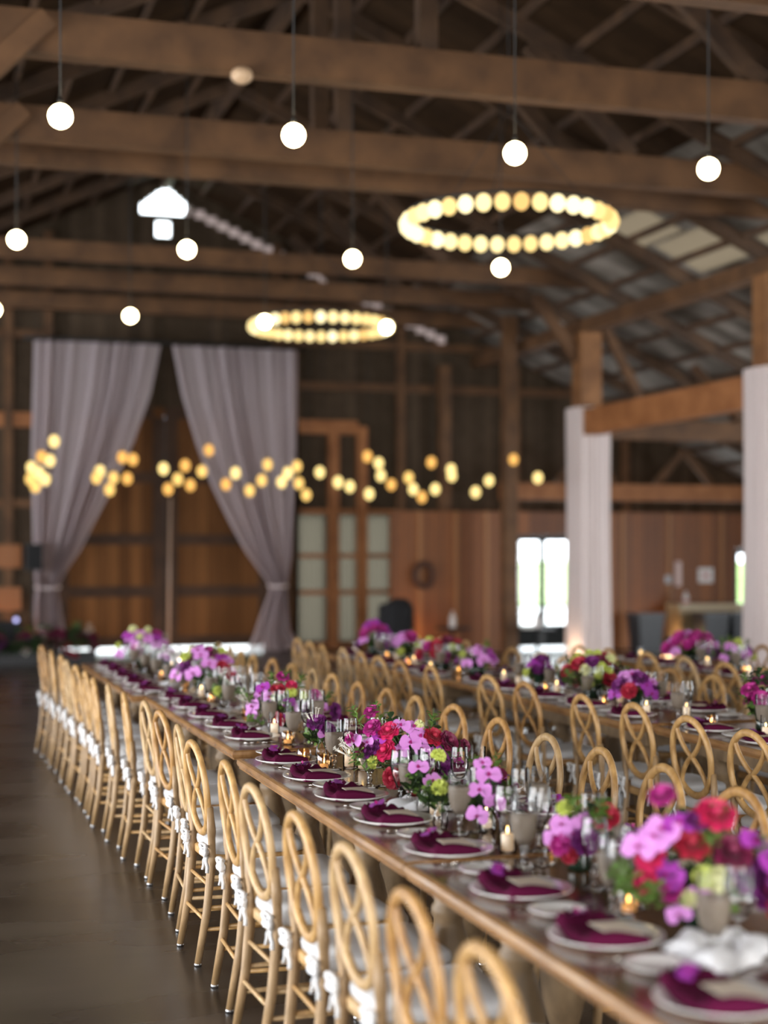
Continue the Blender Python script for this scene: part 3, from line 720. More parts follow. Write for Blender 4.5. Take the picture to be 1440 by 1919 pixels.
def arrangement(x, y, blooms, vase, label, extra=10, spread=.14, top=.16, seed=1, group='centrepieces of pink and purple flowers', dark=False):
    """blooms: (kind, metres right, metres up from the table, metres towards the aisle side, size)"""
    random.seed(seed); root = thing('flower_arrangement', [], (x, y, TZ), 0, label, 'flowers', group)
    obj('vase', vase, root); st = MB(); vr = .03; vh = .09
    B = list(blooms)
    for i in range(extra):
        q = rnd(0, 6.28); r2 = spread*rnd(.35, 1.0); tw_ = r2*sin(q); B.append((random.choice('ggdd'), r2*cos(q), rnd(.08, top*(.62 if tw_ > 0 else 1)), tw_*(.5 if tw_ > 0 else 1)-.03, rnd(.7, 1.0)))
    for (k, rt, up, tw, sc) in B:
        n, me, rad = BL[k]; p = RIGHT*rt+UP*up-AWAY*tw
        ax = Vector((0, 0, .06)); d = (p-ax)
        if d.length < .02: d = Vector((0, 0, 1))
        d.normalize()
        if k in 'op': d = (d+(-AWAY)*.9+UP*.1).normalized()
        elif k in 'hrbum': d = (d+(-AWAY)*.45).normalized()
        elif k in 'gdw': d = (d+UP*.8).normalized()
        ez = d; ex = UP.cross(ez)
        if ex.length < .05: ex = RIGHT.copy()
        ex.normalize(); ey = ez.cross(ex)
        R = Matrix((ex, ey, ez)).transposed() @ Matrix.Rotation(rnd(-.5, .5), 3, 'Z')
        o = obj(n, me, root, p, R.to_euler(), sc*rnd(.93, 1.07))
        if k in COLN: o['label'] = COLN[k]+(' orchid' if k in 'op' else ' bloom')
        if k in 'op': obj('orchid_lip', OL, o)
        base = Vector((vr*.6*rnd(-1, 1), vr*.6*rnd(-1, 1), .05)); mid = (base+p)/2+Vector((0, 0, .02))
        st.tube([base, mid, p-d*.004], .0018, 5)
    obj('stems', st.mesh('stems', M['stem']), root)
    # a cushion of foliage at the rim
    random.seed(seed+50)
    for i in range(7 if vase is BOWL else 4):
        q = i*2*pi/7; obj('leaf_sprig', BL['d'][1] if i % 2 else BL['g'][1], root, (.045*cos(q), .045*sin(q), .085), (rnd(.5, 1.1)*sin(-q), rnd(.5, 1.1)*cos(q), q), 1.0)
    return root
F_BIG1 = [('o', -0.113, 0.262, 0.039, 0.97), ('o', -0.171, 0.217, 0.034, 1.03), ('p', -0.106, 0.152, 0.056, 0.97), ('p', -0.071, 0.277, 0.042, 0.85), ('h', -0.145, 0.196, 0.041, 0.86), ('h', -0.158, 0.139, 0.044, 0.72), ('r', -0.039, 0.232, 0.055, 0.93), ('b', 0.053, 0.213, 0.057, 1.22), ('h', 0.019, 0.302, 0.043, 0.97), ('m', -0.113, 0.349, 0.027, 0.72), ('u', -0.024, 0.288, 0.045, 0.72), ('y', 0.016, 0.14, 0.081, 1.12), ('l', -0.016, 0.147, 0.079, 0.96), ('g', -0.003, 0.196, 0.071, 1), ('g', 0.118, 0.192, 0.047, 1), ('u', 0.136, 0.128, 0.051, 1.36), ('r', 0.163, 0.098, 0.046, 1.07), ('p', 0.115, 0.232, 0.043, 0.91), ('m', -0.098, 0.121, 0.062, 0.72), ('g', -0.171, 0.09, 0.044, 1), ('g', -0.19, 0.121, 0.037, 1), ('o', -0.024, 0.106, 0.086, 0.85), ('o', -0.079, 0.06, 0.078, 0.72), ('p', 0.158, 0.189, 0.04, 0.91), ('o', -0.133, 0.243, 0.038, 0.91), ('u', 0.088, 0.155, 0.06, 1.0), ('g', -0.109, 0.087, 0.064, 1), ('y', -0.054, 0.098, 0.079, 0.72), ('o', 0.204, 0.196, 0.029, 0.91), ('b', 0.217, 0.141, 0.028, 1.07), ('g', 0.023, 0.264, 0.051, 1)]
F_MED = [('l', -0.049, 0.189, 0.062, 0.76), ('o', -0.061, 0.146, 0.068, 0.79), ('o', -0.029, 0.12, 0.082, 0.79), ('u', 0.006, 0.102, 0.093, 0.85), ('o', -0.002, 0.159, 0.08, 0.65), ('g', 0.032, 0.129, 0.079, 1), ('g', 0.045, 0.162, 0.069, 1), ('r', 0.079, 0.175, 0.058, 0.77), ('h', 0.06, 0.155, 0.067, 0.6), ('r', -0.04, 0.061, 0.091, 0.55), ('o', -0.081, 0.11, 0.069, 0.72), ('p', 0.026, 0.097, 0.088, 0.72), ('g', -0.023, 0.17, 0.072, 1), ('m', -0.065, 0.089, 0.078, 0.68)]
F_BIG2 = [('o', -0.002, 0.198, 0.07, 0.91), ('o', -0.039, 0.265, 0.049, 0.86), ('o', 0.011, 0.26, 0.053, 0.86), ('o', 0.037, 0.222, 0.058, 0.86), ('o', -0.047, 0.163, 0.068, 0.86), ('o', -0.069, 0.148, 0.066, 0.72), ('p', 0.103, 0.153, 0.056, 0.86), ('p', -0.125, 0.217, 0.043, 0.72), ('o', -0.172, 0.196, 0.036, 0.57), ('o', -0.226, 0.2, 0.025, 0.76), ('h', -0.088, 0.245, 0.045, 0.91), ('h', -0.105, 0.168, 0.054, 0.91), ('b', 0.151, 0.202, 0.04, 0.96), ('r', 0.092, 0.222, 0.048, 0.91), ('m', -0.159, 0.32, 0.027, 0.68), ('m', -0.155, 0.256, 0.034, 0.79), ('b', -0.204, 0.174, 0.03, 0.51), ('b', 0.217, 0.185, 0.027, 0.57), ('m', 0.181, 0.142, 0.038, 0.57), ('u', 0.118, 0.114, 0.058, 1.13), ('u', 0.077, 0.092, 0.073, 1.02), ('r', -0.071, 0.062, 0.08, 0.91), ('r', 0.011, 0.045, 0.105, 0.91), ('g', -0.209, 0.28, 0.025, 1), ('g', -0.125, 0.292, 0.033, 1), ('g', -0.187, 0.095, 0.039, 1), ('g', -0.172, 0.12, 0.042, 1), ('l', -0.142, 0.118, 0.05, 0.76), ('y', 0.032, 0.265, 0.05, 0.63), ('g', 0.077, 0.252, 0.046, 1), ('g', 0.155, 0.123, 0.046, 1), ('u', -0.176, 0.163, 0.037, 0.68), ('u', -0.151, 0.178, 0.042, 0.68), ('o', 0.043, 0.174, 0.067, 0.76), ('w', -0.237, 0.174, 0.023, 1), ('m', -0.247, 0.213, 0.021, 0.51), ('g', -0.026, 0.088, 0.09, 1), ('w', -0.258, 0.153, 0.02, 1)]
F_BIG3 = [('p', -0.094, 0.216, 0.049, 0.84), ('o', -0.056, 0.164, 0.066, 0.97), ('o', -0.149, 0.114, 0.049, 0.97), ('o', -0.155, 0.073, 0.051, 0.91), ('l', 0.058, 0.184, 0.061, 0.95), ('l', 0.117, 0.167, 0.051, 0.77), ('y', -0.023, 0.158, 0.075, 0.77), ('r', -0.012, 0.211, 0.065, 0.85), ('m', 0.015, 0.278, 0.049, 0.77), ('h', 0.061, 0.231, 0.052, 0.69), ('m', 0.193, 0.164, 0.033, 0.85), ('o', 0.108, 0.105, 0.062, 0.84), ('o', 0.234, 0.094, 0.025, 0.84), ('u', 0.298, 0.085, 0.02, 1.0), ('g', 0.234, 0.14, 0.024, 1), ('g', 0.029, 0.24, 0.055, 1), ('p', 0.05, 0.135, 0.073, 0.78), ('r', -0.015, 0.047, 0.103, 0.92), ('p', 0.029, 0.053, 0.097, 0.78), ('g', -0.114, 0.029, 0.07, 1), ('g', 0.155, 0.035, 0.055, 1), ('g', -0.167, 0.146, 0.041, 1), ('w', -0.181, 0.146, 0.037, 1), ('g', -0.044, 0.24, 0.053, 1), ('o', -0.105, 0.181, 0.052, 0.84), ('u', 0.161, 0.099, 0.047, 0.85), ('g', 0.102, 0.225, 0.046, 1)]
arrangement(1.94, 3.52, F_BIG1, BOWL, 'large arrangement of lilac orchids, hot pink and burgundy blooms, nearest the camera', 16, .17, .22, 1)
arrangement(1.95, 4.31, F_MED, CYL, 'small orchid arrangement with one lime pompom, left of the nearest big arrangement', 5, .08, .14, 2)
arrangement(1.94, 5.92, F_BIG2, BOWL, 'big arrangement of pale pink orchids, red roses on its left, in sharp focus', 18, .18, .22, 3)
arrangement(1.96, 8.27, F_BIG3, BOWL, 'wide arrangement with two lime pompoms beyond the table seam', 16, .22, .2, 4)
def dome(n, pal, rx, h, seed, zb=.09):
    random.seed(seed); out = []
    for i in range(n):
        t = (i+.5)/n; q = i*2.39996+rnd(-.3, .3); r2 = rx*sqrt(t)*rnd(.85, 1.1); up = zb+(h-zb)*(1-t**1.4)*rnd(.8, 1.1)
        out.append((random.choice(pal), r2*cos(q), max(.06, up), r2*sin(q)*.8, rnd(.85, 1.15)))
    return out
arrangement(1.92, 10.3, dome(26, 'oooprrbmuylg', .23, .28, 21), BOWL, 'lilac and red arrangement, fourth big one from the camera on the left-hand tables', 12, .2, .2, 5)
arrangement(1.88, 12.85, dome(24, 'oooopmbly', .22, .30, 22), BOWL, 'farthest orchid arrangement on the left-hand tables', 12, .2, .22, 6)
arrangement(4.28, 9.25, dome(30, 'lllyrrbug', .22, .27, 23), BOWL, 'lime green and red arrangement on the middle table, widest there', 24, .22, .26, 7)
arrangement(4.22, 8.50, dome(18, 'ooouurp', .13, .21, 24), CYL, 'round purple and pink arrangement with a red rose, beside candles on the middle table', 8, .12, .16, 8)
arrangement(4.20, 9.95, dome(11, 'uuplpl', .09, .20, 25), CYL, 'small purple posy with a lime pompom on the middle table', 5, .08, .14, 9)
arrangement(4.4, 7.35, dome(9, 'uggmd', .10, .27, 26, .12), CYL, 'tall loose greenery with one plum bloom at the right edge', 14, .09, .27, 10)
arrangement(4.5, 6.75, dome(14, 'uopmb', .14, .25, 27), BOWL, 'purple arrangement cut off by the right edge on the middle table', 8, .12, .2, 11)
arrangement(4.15, 11.05, dome(16, 'oooplg', .16, .22, 28), BOWL, 'lilac orchid arrangement of the middle table just left of the bright double doors', 8, .14, .2, 12)
arrangement(4.14, 11.8, dome(22, 'rrrbmlg', .22, .24, 29), BOWL, 'dark red arrangement in the far part of the middle table', 9, .18, .2, 13)
arrangement(4.12, 12.65, dome(15, 'oorlmg', .15, .24, 30), BOWL, 'mixed arrangement with lime buds, second from the far end of the middle table', 8, .14, .2, 14)
arrangement(4.10, 13.55, dome(18, 'ppomu', .17, .30, 31), BOWL, 'magenta orchid arrangement at the far end of the middle table', 8, .15, .24, 15)
arrangement(6.35, 11.75, dome(30, 'ooommrgg', .26, .27, 32), BOWL, 'wide pink orchid arrangement on the right-hand table', 14, .24, .26, 16)
arrangement(6.33, 11.0, dome(16, 'oollug', .16, .22, 33), BOWL, 'lilac and lime arrangement on the right-hand table, right of the wide pink one', 9, .14, .2, 17)
# small bud vases with a few orchids or dark blooms between the big arrangements
def bud(x, y, bl, label, seed): arrangement(x, y, bl, BUD, label, 2, .04, .14, seed, 'bud vases between the centrepieces')
bud(1.90, 4.95, [('o', .0, .20, .03, .9), ('o', -.03, .15, .04, .9), ('o', .02, .11, .04, .8), ('o', -.02, .24, .02, .7), ('o', -.04, .07, .06, .8)], 'bud vase with a drooping spray of lilac orchids left of the small arrangement', 41)
bud(2.02, 5.25, [('b', .03, .16, .0, .7), ('b', -.03, .18, 0, .7), ('u', 0, .12, .03, .8), ('g', .02, .16, 0, 1), ('g', -.04, .15, 0, 1)], 'bud vase of dark burgundy blooms and greenery right of the big orchid arrangement', 42)
bud(1.82, 5.40, [('o', -.02, .17, .03, .8), ('o', .03, .12, .03, .8), ('l', .05, .20, 0, .9)], 'bud vase with two lilac orchids and a lime pompom above it', 43)
bud(1.78, 5.10, [('l', 0, .13, .02, 1.0), ('d', .03, .10, 0, .8)], 'bud vase holding a single lime pompom beside the spray of orchids', 44)
bud(1.84, 6.95, [('u', -.02, .17, .02, .9), ('u', .03, .14, .02, .8), ('w', -.03, .17, .02, 1), ('o', .02, .11, .04, .8)], 'bud vase with purple stock and white filler just left of the big orchid arrangement', 45)
bud(1.86, 9.35, [('w', 0, .16, .0, 1.2), ('w', .03, .13, .0, 1), ('l', -.03, .10, .03, .9), ('r', .05, .19, 0, .8)], 'bud vase of white filler and one red bloom behind the wide arrangement', 46)
bud(1.84, 11.5, [('o', 0, .17, .02, .9), ('w', .03, .15, .0, 1.1), ('l', -.03, .12, .02, .8)], 'bud vase with one orchid between the two farthest left-hand arrangements', 47)
bud(2.1, 3.0, [('o', -.02, .10, .05, 1), ('m', .05, .13, .02, .8), ('o', .05, .07, .05, .9)], 'bud vase with pink blooms low at the right edge', 48)

# ------------------------------------------------------------------ place settings
SETO, _l = O2, None
def settings(edge, side, ys, where, group, cut=False, wine=True, off=.19, every=True):
    """side +1: diners on the low-X side facing +X"""
    for i, y in enumerate(sorted(ys)):
        n = ORD[i]; rz = 0 if side > 0 else pi; ex = edge(y); sx = lambda d: ex+side*d
        w = '%s from the camera, %s' % (n, where); z = TZ+.0005
        j = rnd(-.01, .01)
        thing('dinner_plate', PLATE, (sx(off), y, z), 0, 'white dinner plate, '+w, 'plate', 'dinner plates '+group)
        thing('napkin', NAP, (sx(off-.005), y+j*side, z), rz+rnd(-.06, .06), 'folded plum napkin, '+w, 'napkin', 'napkins '+group)
        thing('menu_card', CARD, (sx(off+.012), y-.005*side, z+.036), rz+rnd(-.05, .05), 'cream card on napkin, '+w, 'card', 'cards '+group)
        b = thing('orchid_bloom', [('petals', O2), ('orchid_lip', OL)], (sx(off-.045), y+.062*side, z+.058), rz, 'orchid on napkin, '+w, 'flower', 'single orchids '+group, .62)
        b.rotation_euler = (rnd(-.3, .3), -.35*side, rnd(0, 6))
        yb = y+.295*side
        if every: thing('bread_plate', BREAD, (sx(off+.0), yb, z), 0, 'small side plate, '+w, 'plate', 'side plates '+group)
        thing('goblet', GOBLET, (sx(off+.15), y-.27*side+j, z), rnd(0, 3), 'smoky ribbed goblet, '+w, 'goblet', 'smoky goblets '+group)
        if wine: thing('wine_glass', WINE, (sx(off+.225), y-.25*side-j, z), rnd(0, 3), 'clear wine glass, '+w, 'glass', 'wine glasses '+group)
        if cut:
            thing('fork', FORK, (sx(off+.02), y+.172*side, z), rz, 'silver fork, '+w, 'fork', 'forks '+group)
            thing('knife', KNIFE, (sx(off+.02), y-.172*side, z), rz, 'silver knife, '+w, 'knife', 'knives '+group)
random.seed(77)
ea = lambda y: 1.465 if y < 7.1 else (1.50 if y < 10.28 else 1.42)
eb = lambda y: 3.93 if y < 7.75 else (3.84 if y < 10.86 else 3.72)
YA1 = [6.86, 6.32, 5.79, 5.24, 4.66, 4.05, 3.50, 2.93]; YA2 = [7.76, 8.29, 8.83, 9.38, 9.95, 10.57, 11.12, 11.68, 12.25, 12.83]
settings(ea, 1, YA1, 'left side of the two nearest tables', 'on the nearest tables, left side', True)
settings(ea, 1, YA2, 'left side, left-hand row beyond its seam', 'beyond the seam, left side', True)
ear = lambda y: 2.40 if y < 7.1 else (2.42 if y < 10.28 else 2.34)
settings(ear, -1, [4.1, 4.67, 5.28, 5.82, 6.35], 'right side of the two nearest tables', 'on the nearest tables, right side', False, True, .17)
settings(ear, -1, [7.75, 8.35, 8.95, 9.55, 10.7, 11.3, 11.9, 12.5], 'right side, left-hand row beyond its seam', 'beyond the seam, right side', False, True, .17)
settings(eb, 1, [5.7, 6.25, 6.82, 7.38, 8.15, 8.75, 9.35, 9.95, 10.5], 'left side of the middle table', 'on the middle table, left side', False, True, .18)
settings(eb, 1, [11.3, 11.85, 12.4, 12.95, 13.5], 'left side, farthest middle-row table', 'on the farthest middle table, left side', False, True, .17)
ebr = lambda y: 4.80 if y < 7.75 else (4.72 if y < 10.86 else 4.56)
settings(ebr, -1, [6.5, 7.1, 8.3, 8.9, 9.5, 10.1, 11.3, 12.1, 12.9], 'right side of the middle tables', 'on the middle tables, right side', False, True, .15)
settings(lambda y: 5.92, 1, [9.4, 9.95, 10.5, 11.1, 11.65, 12.2], 'left side of the right-hand table', 'on the right-hand table, left side', False, True, .17)

# flared glasses with a rose drink near the big arrangement
for i, (x, y, l) in enumerate(((1.80, 5.62, 'flared faceted glass of pale rose drink in front of the pink orchids'), (1.88, 5.50, 'flared glass of rose drink, right of its twin before the pink orchids'),
                               (1.86, 4.68, 'flared clear glass standing tall left of the lime pompom arrangement'), (1.95, 4.62, 'flared clear glass touching the lime pompom arrangement on its left'),
                               (1.88, 4.05, 'flared clear glass between the two nearest arrangements'), (1.80, 3.72, 'flared clear glass left of the nearest big arrangement'))):
    thing('flared_glass', FLUTE if i < 2 else [FLUTE[0], FLUTE[2]], (x, y, TZ), rnd(0, 3), l, 'glass', 'flared glasses')

# white linen bundles
for (x, y, sc, l) in ((1.86, 5.52, 1.0, 'white scalloped linen bundle under the flared rose-drink glasses'), (1.86, 3.30, 1.05, 'white linen bundle in front of the nearest big arrangement'),
                      (1.84, 9.05, .8, 'white linen bundle beside the napkins beyond the seam'), (1.84, 8.02, .7, 'white linen bundle left of the wide arrangement with two lime pompoms'), (1.84, 11.0, .8, 'white linen bundle in the far part of the left-hand table')):
    thing('linen_bundle', LIN, (x, y, TZ), rnd(0, 6), l, 'linen', 'white linen bundles', sc)

# candles
random.seed(31)
def candle(x, y, kind, l, g): thing('votive_candle' if kind == 'v' else 'tealight', VOTIVE if kind == 'v' else TEALIGHT, (x, y, TZ), 0, l, 'candle', g)
near = [(1.88, 6.62, 'v', 'white votive in a straight glass, left one of the pair before the purple stock'), (1.92, 6.54, 'v', 'white votive in a straight glass, right one of the pair before the purple stock'),
        (1.76, 6.60, 't', 'amber tealight low in front of the pair of votives'), (1.72, 6.80, 't', 'amber tealight at the edge of the seam near the first napkin'),
        (1.83, 5.30, 'v', 'white votive right of the flared rose-drink glasses'), (1.92, 5.02, 'v', 'white votive beside the lime pompom bud vase'), (1.84, 4.62, 'v', 'white votive left of the small arrangement with lime pompom'),
        (2.05, 4.75, 't', 'amber tealight behind the small arrangement'), (1.84, 3.75, 't', 'amber tealight beside the nearest big arrangement'), (1.86, 3.02, 'v', 'white votive at the lower right corner'),
        (2.08, 6.30, 't', 'amber tealight behind the big orchid arrangement'), (2.0, 7.60, 't', 'amber tealight right on the seam end of the far table')]
for c in near: candle(*c, 'candles on the nearest tables')
ys = [7.5, 7.9, 8.9, 9.2, 9.7, 10.0, 10.8, 11.2, 11.7, 12.1, 12.4]
for i, y in enumerate(ys):
    candle(1.93+rnd(-.12, .12), y, 'v' if i % 2 else 't', '%s low candle from the camera beyond the seam of the left-hand table' % ORD[i], 'candles beyond the seam of the left-hand table')
ys = [6.1, 6.45, 7.0, 7.55, 8.05, 8.2, 8.75, 8.9, 9.65, 9.75, 10.3, 10.6]
for i, y in enumerate(ys):
    candle(4.22+rnd(-.1, .1), y, 'v' if i % 3 else 't', '%s low candle from the camera on the middle table' % ORD[i], 'candles on the middle table')
ys = [11.4, 11.55, 12.1, 12.25, 12.4, 13.0, 13.2, 13.8]
for i, y in enumerate(ys):
    candle(4.02+rnd(-.12, .12), y, 'v' if i % 2 else 't', '%s low candle from the camera on the farthest middle table' % ORD[i], 'candles on the farthest middle table')
ys = [9.3, 9.7, 10.1, 10.4, 10.75, 11.4, 12.1, 12.3]
for i, y in enumerate(ys):
    candle(6.22+rnd(-.12, .12), y, 'v' if i % 2 else 't', '%s low candle from the camera on the right-hand table' % ORD[i], 'candles on the right-hand table')

# ================================================================== LIGHTS THAT HANG
GL = MB().ball((0, 0, 0), .080, seg=20, rings=12).mesh('globe', M['globe'])
k = 0
for r_i, (y, zz) in enumerate(((10.5, 4.62), (14.8, 4.62), (18.75, 4.55))):
    for c_i, x in enumerate((.98, 2.58, 4.24, 5.82)):
        zt = 5.95 if True else 0
        cd = MB().tube([(0, 0, .075), (0, 0, roofz(x)-zz-.05)], .006, 5).lathe([(.02, .07), (.02, .11), (.006, .13)], 10).mesh('cord', M['cord'])
        thing('globe_pendant', [('globe', GL), ('cord', cd)], (x, y, zz), 0,
              'glowing white globe light, %s from the left in the %s row' % (ORD[c_i], ('nearest and highest', 'middle', 'farthest and lowest')[r_i]), 'light', 'bright globe lights')
# ring chandeliers
random.seed(8)
wb = []
for i, (c, s) in enumerate((((1, .70, .27), 1.5), ((1, .78, .36), 1.8), ((1, .60, .20), 1.3), ((1, .84, .46), 2.1), ((1, .74, .30), 1.6))):
    wb.append(MB().ball((0, 0, 0), .066, .066, .074, 14, 10).mesh('bulb', glow('warm_bulb_%d' % i, c, s)))
def ring(x, y, z, R, label):
    root = thing('ring_chandelier', [], (x, y, z), 0, label, 'chandelier', 'ring chandeliers')
    obj('ring', MB().tube([(R*cos(q), R*sin(q), .085) for q in [2*pi*i/64 for i in range(64)]], .014, 6, True).mesh('ring', M['cord']), root)
    for i in range(36):
        q = 2*pi*(i+.5)/36; b2 = obj('bulb', random.choice(wb), root, (R*cos(q), R*sin(q), 0))
        obj('socket', SOCK, b2)
    for i in range(3):
        q = 2*pi*i/3; obj('cable', MB().tube([(R*cos(q), R*sin(q), .09), (0, 0, 1.0)], .004, 4).mesh('cable', M['cord']), root)
    obj('cable', MB().tube([(0, 0, 1.0), (0, 0, roofz(x)-z-.05)], .006, 4).mesh('cable', M['cord']), root)
SOCK = MB().lathe([(.016, .064), (.016, .084), (.008, .088)], 8).mesh('socket', M['cord'])
ring(5.06, 12.68, 4.59, .90, 'larger-looking ring of warm round bulbs, upper right')
ring(5.21, 19.7, 4.657, .90, 'smaller-looking ring of warm round bulbs, left of centre')
# strings of bulbs hanging low across the far end, five clusters
STR = [[(1.86,3.16),(1.83,2.92),(1.72,2.97),(1.6,2.83),(1.67,2.74),(1.56,2.66),(1.77,2.67),(1.64,2.57)],
       [(2.95,2.96),(2.77,2.97),(2.5,2.79),(2.43,2.69),(2.67,2.7),(2.85,2.69),(2.59,2.53)],
       [(3.31,2.82),(3.39,2.55),(3.5,2.68),(3.61,2.87),(3.75,2.62),(3.86,2.8),(4.01,3.11)],
       [(4.21,2.63),(4.35,2.79),(4.5,2.54),(4.66,2.68),(4.83,2.92),(4.99,2.67),(5.04,2.79),(5.2,2.89),(5.2,2.65),(5.38,2.5)],
       [(5.57,2.82),(5.75,2.67),(5.98,2.62),(6.2,2.51),(6.43,2.78),(6.43,2.96),(6.24,3.05)],
       [(6.64,2.66),(6.81,2.75),(6.9,2.59),(7.04,2.48),(7.27,2.6),(7.19,2.98)],
       [(7.48,2.88),(7.56,2.8),(7.85,2.56),(8.17,2.74),(8.74,2.77),(8.5,3.05)]]
STL = ['string of warm bulbs bunched in front of the left edge of the left curtain', 'string of warm bulbs in front of the right part of the left curtain', 'string of warm bulbs before the gap between the curtains',
       'string of warm bulbs before the right-hand curtain', 'string of warm bulbs right of the right-hand curtain', 'string of warm bulbs above the left end of the cedar wall', 'string of warm bulbs nearest the white draped column']
sb = [MB().ball((0, 0, 0), .068, .068, .084, 12, 8).mesh('bulb', glow('string_bulb_%d' % i, c, s)) for i, (c, s) in enumerate((((1, .62, .18), 1.5), ((1, .74, .28), 1.8), ((1, .52, .13), 1.35)))]
random.seed(14)
for pts, l in zip(STR, STL):
    x0 = pts[0][0]; root = thing('string_light', [], (x0, 21, 5.6), 0, l, 'lights', 'strings of warm bulbs across the far end')
    P3 = [Vector((x-x0, rnd(-.25, .25), z-5.6)) for x, z in pts]
    w = [Vector((0, -.02, .02)), Vector((0, -.01, -1.2))]
    for p in P3: w.append(p+Vector((0, 0, .085)))
    w += [Vector((P3[-1].x, -.01, -1.2)), Vector((P3[-1].x, -.02, .02))]
    obj('wire', MB().tube(w, .003, 4).mesh('wire', M['cord']), root)
    for p in P3:
        b2 = obj('bulb', random.choice(sb), root, p); obj('socket', SOCK, b2)
# small lamps and unlit fixtures
thing('spot_lamp', [('housing', MB().lathe([(.03, 0), (.05, .02), (.06, .14), (.03, .16)], 14).mesh('housing', M['black'])), ('lens', MB().ball((0, 0, 0), .045, .045, .02, 12, 6).mesh('lens', M['bluelamp']))],
      (11.3, 19.3, 5.55), 0, 'small blue-white lamp under the roof windows at the right edge', 'lamp')
thing('ceiling_dome', MB().ball((0, 0, 0), .09, .09, .07, 16, 10).mesh('ceiling_dome', M['globe_off']), (2.58, 12.25, 5.55), 0, 'unlit tan dome fixed to the nearest tie beam', 'fixture', 'unlit domes')

# ================================================================== THINGS ALONG THE BACK
SPK = [('cabinet', MB().box(-.13, .13, -.12, .12, 0, .42).mesh('cabinet', M['black'], False)), ('bracket', MB().tube([(0, .1, .2), (0, .3, .25)], .02, 8).mesh('bracket', M['black'])),
       ('grille', MB().box(-.11, .11, -.132, -.12, .02, .40).mesh('grille', mat('speaker_grille', (.007, .007, .008), .9), False))]
thing('loudspeaker', SPK + [('stand', MB().tube([(0, 0, -1.38), (0, 0, 0)], .018, 8).tube([(0, 0, -1.1), (.25, -.2, -1.38)], .012, 6).tube([(0, 0, -1.1), (-.25, -.2, -1.38)], .012, 6).tube([(0, 0, -1.1), (0, .25, -1.38)], .012, 6).mesh('stand', M['black']))],
      (1.93, 25.2, 1.40), 0, 'black loudspeaker on a stand at the left edge of the left curtain', 'speaker')
thing('booth_table', [('cloth', MB().box(-1.1, 1.1, -.35, .35, 0, .60).mesh('cloth', M['blackcloth'], False)), ('lamp', MB().ball((1.02, -.3, .64), .035).mesh('lamp', M['bluelamp']), [], (0, 0, 0), 'tiny violet light')],
      (.6, 24.9, 0), 0, 'black-draped table with a tiny violet light at the far left', 'table')
for i, z in enumerate((1.62, .92)):  # orange boxes whose colour stands in for amber uplight on the wall
    thing('amber_light_panel', MB().box(-.38, .38, -.03, .03, -.19, .19).mesh('amber_light_panel', mat('amber_light_paint_%d' % i, (.26, .09, .02), .5), False), (1.42, 26.1, z), 0,
          ('upper' if i == 0 else 'lower')+' orange panel painted as amber uplight at the far left edge', 'panel', 'painted amber uplight panels at the left edge')
def pt(name, loc, e, col, r=.05):
    l = bpy.data.lights.new(name, 'POINT'); l.energy = e; l.color = col; l.shadow_soft_size = r
    o = bpy.data.objects.new(name, l); COL.objects.link(o); o.location = loc; return o
def uplight(x, y, l, e, col=(1, .55, .25), top=.12):
    thing('uplight', MB().lathe([(.06, 0), (.07, .02), (.06, .10), (.05, .11)], 12).mesh('uplight', M['black']), (x, y, 0), 0, l, 'lamp', 'floor uplights')
    pt('uplight_glow', (x, y, top+.08), e, col)
uplight(1.45, 25.75, 'black floor uplight behind the far left table', 8, (1, .42, .12))
uplight(9.45, 21.35, 'black floor uplight at the foot of the white draped column', 7, (1, .66, .40))
uplight(7.95, 24.3, 'black floor uplight at the left end of the cedar wall', 13, (1, .45, .14))
uplight(12.6, 24.1, 'black floor uplight between the dark bins and the cabinet', 7, (1, .6, .3))
uplight(4.2, 25.0, 'black floor uplight in the middle before the barn doors', 20, (1, .74, .60))
# dark flower bed at the far left
random.seed(61)
bed = thing('floor_flower_bed', [], (1.75, 23.9, 0), 0, 'dark bank of flowers and leaves on the floor at the far left', 'flowers')
obj('trough', MB().box(-1.0, 1.0, -.2, .2, 0, .18).mesh('trough', M['black'], False), bed)
for i in range(80):
    k = random.choice('dddddgbbuwrdd'); n, me, rd = BL[k]
    obj(n, me, bed, (rnd(-1.0, 1.0), rnd(-.28, .2), rnd(.12, .48)), (rnd(-.8, .8), rnd(-.8, .8), rnd(0, 6)), rnd(1.6, 2.6))
thing('covered_cart', [('cover', MB().grid(lambda u, v: ((.27+.06*(1-v)+.012*sin(u*2*pi*9))*cos(u*2*pi)*(1 if v < .9 else max(.01, (1-v)*9)), (.24+.05*(1-v)+.012*sin(u*2*pi*9))*sin(u*2*pi)*(1 if v < .9 else max(.01, (1-v)*9)), .01+.84*min(v, .9)/.9+(.05*(v-.9)/.1 if v > .9 else 0)), 60, 20).mesh('cover', M['blackcloth'])),
      ('bundle', MB().ball((.05, 0, .86), .2, .15, .09).mesh('bundle', M['blackcloth']))], (7.55, 23.8, 0), 0, 'bulky thing under a black cloth at the left end of the cedar wall', 'cover')
for (x, y, l) in ((8.55, 23.9, 'small black bar table left, with one white bottle'), (9.8, 23.3, 'small black bar table beside the bright doors, with white bottle')):
    thing('bar_table', [('tabletop', MB().lathe([(.3, .42), (.3, .45), (.001, .45)], 24).mesh('bar_top', M['black'])), ('base', MB().lathe([(.2, 0), (.2, .02), (.03, .03), (.03, .42)], 16).mesh('bar_base', M['black']))], (x, y, 0), 0, l, 'table', 'small bar tables at the back')
    thing('bottle', MB().lathe([(.001, 0), (.05, 0), (.055, .02), (.055, .17), (.02, .22), (.02, .27), (.001, .27)], 16).mesh('bottle', M['white_p']), (x, y, .452), 0, 'white bottle standing on the '+l.split(',')[0], 'bottle', 'white bottles on the bar tables')
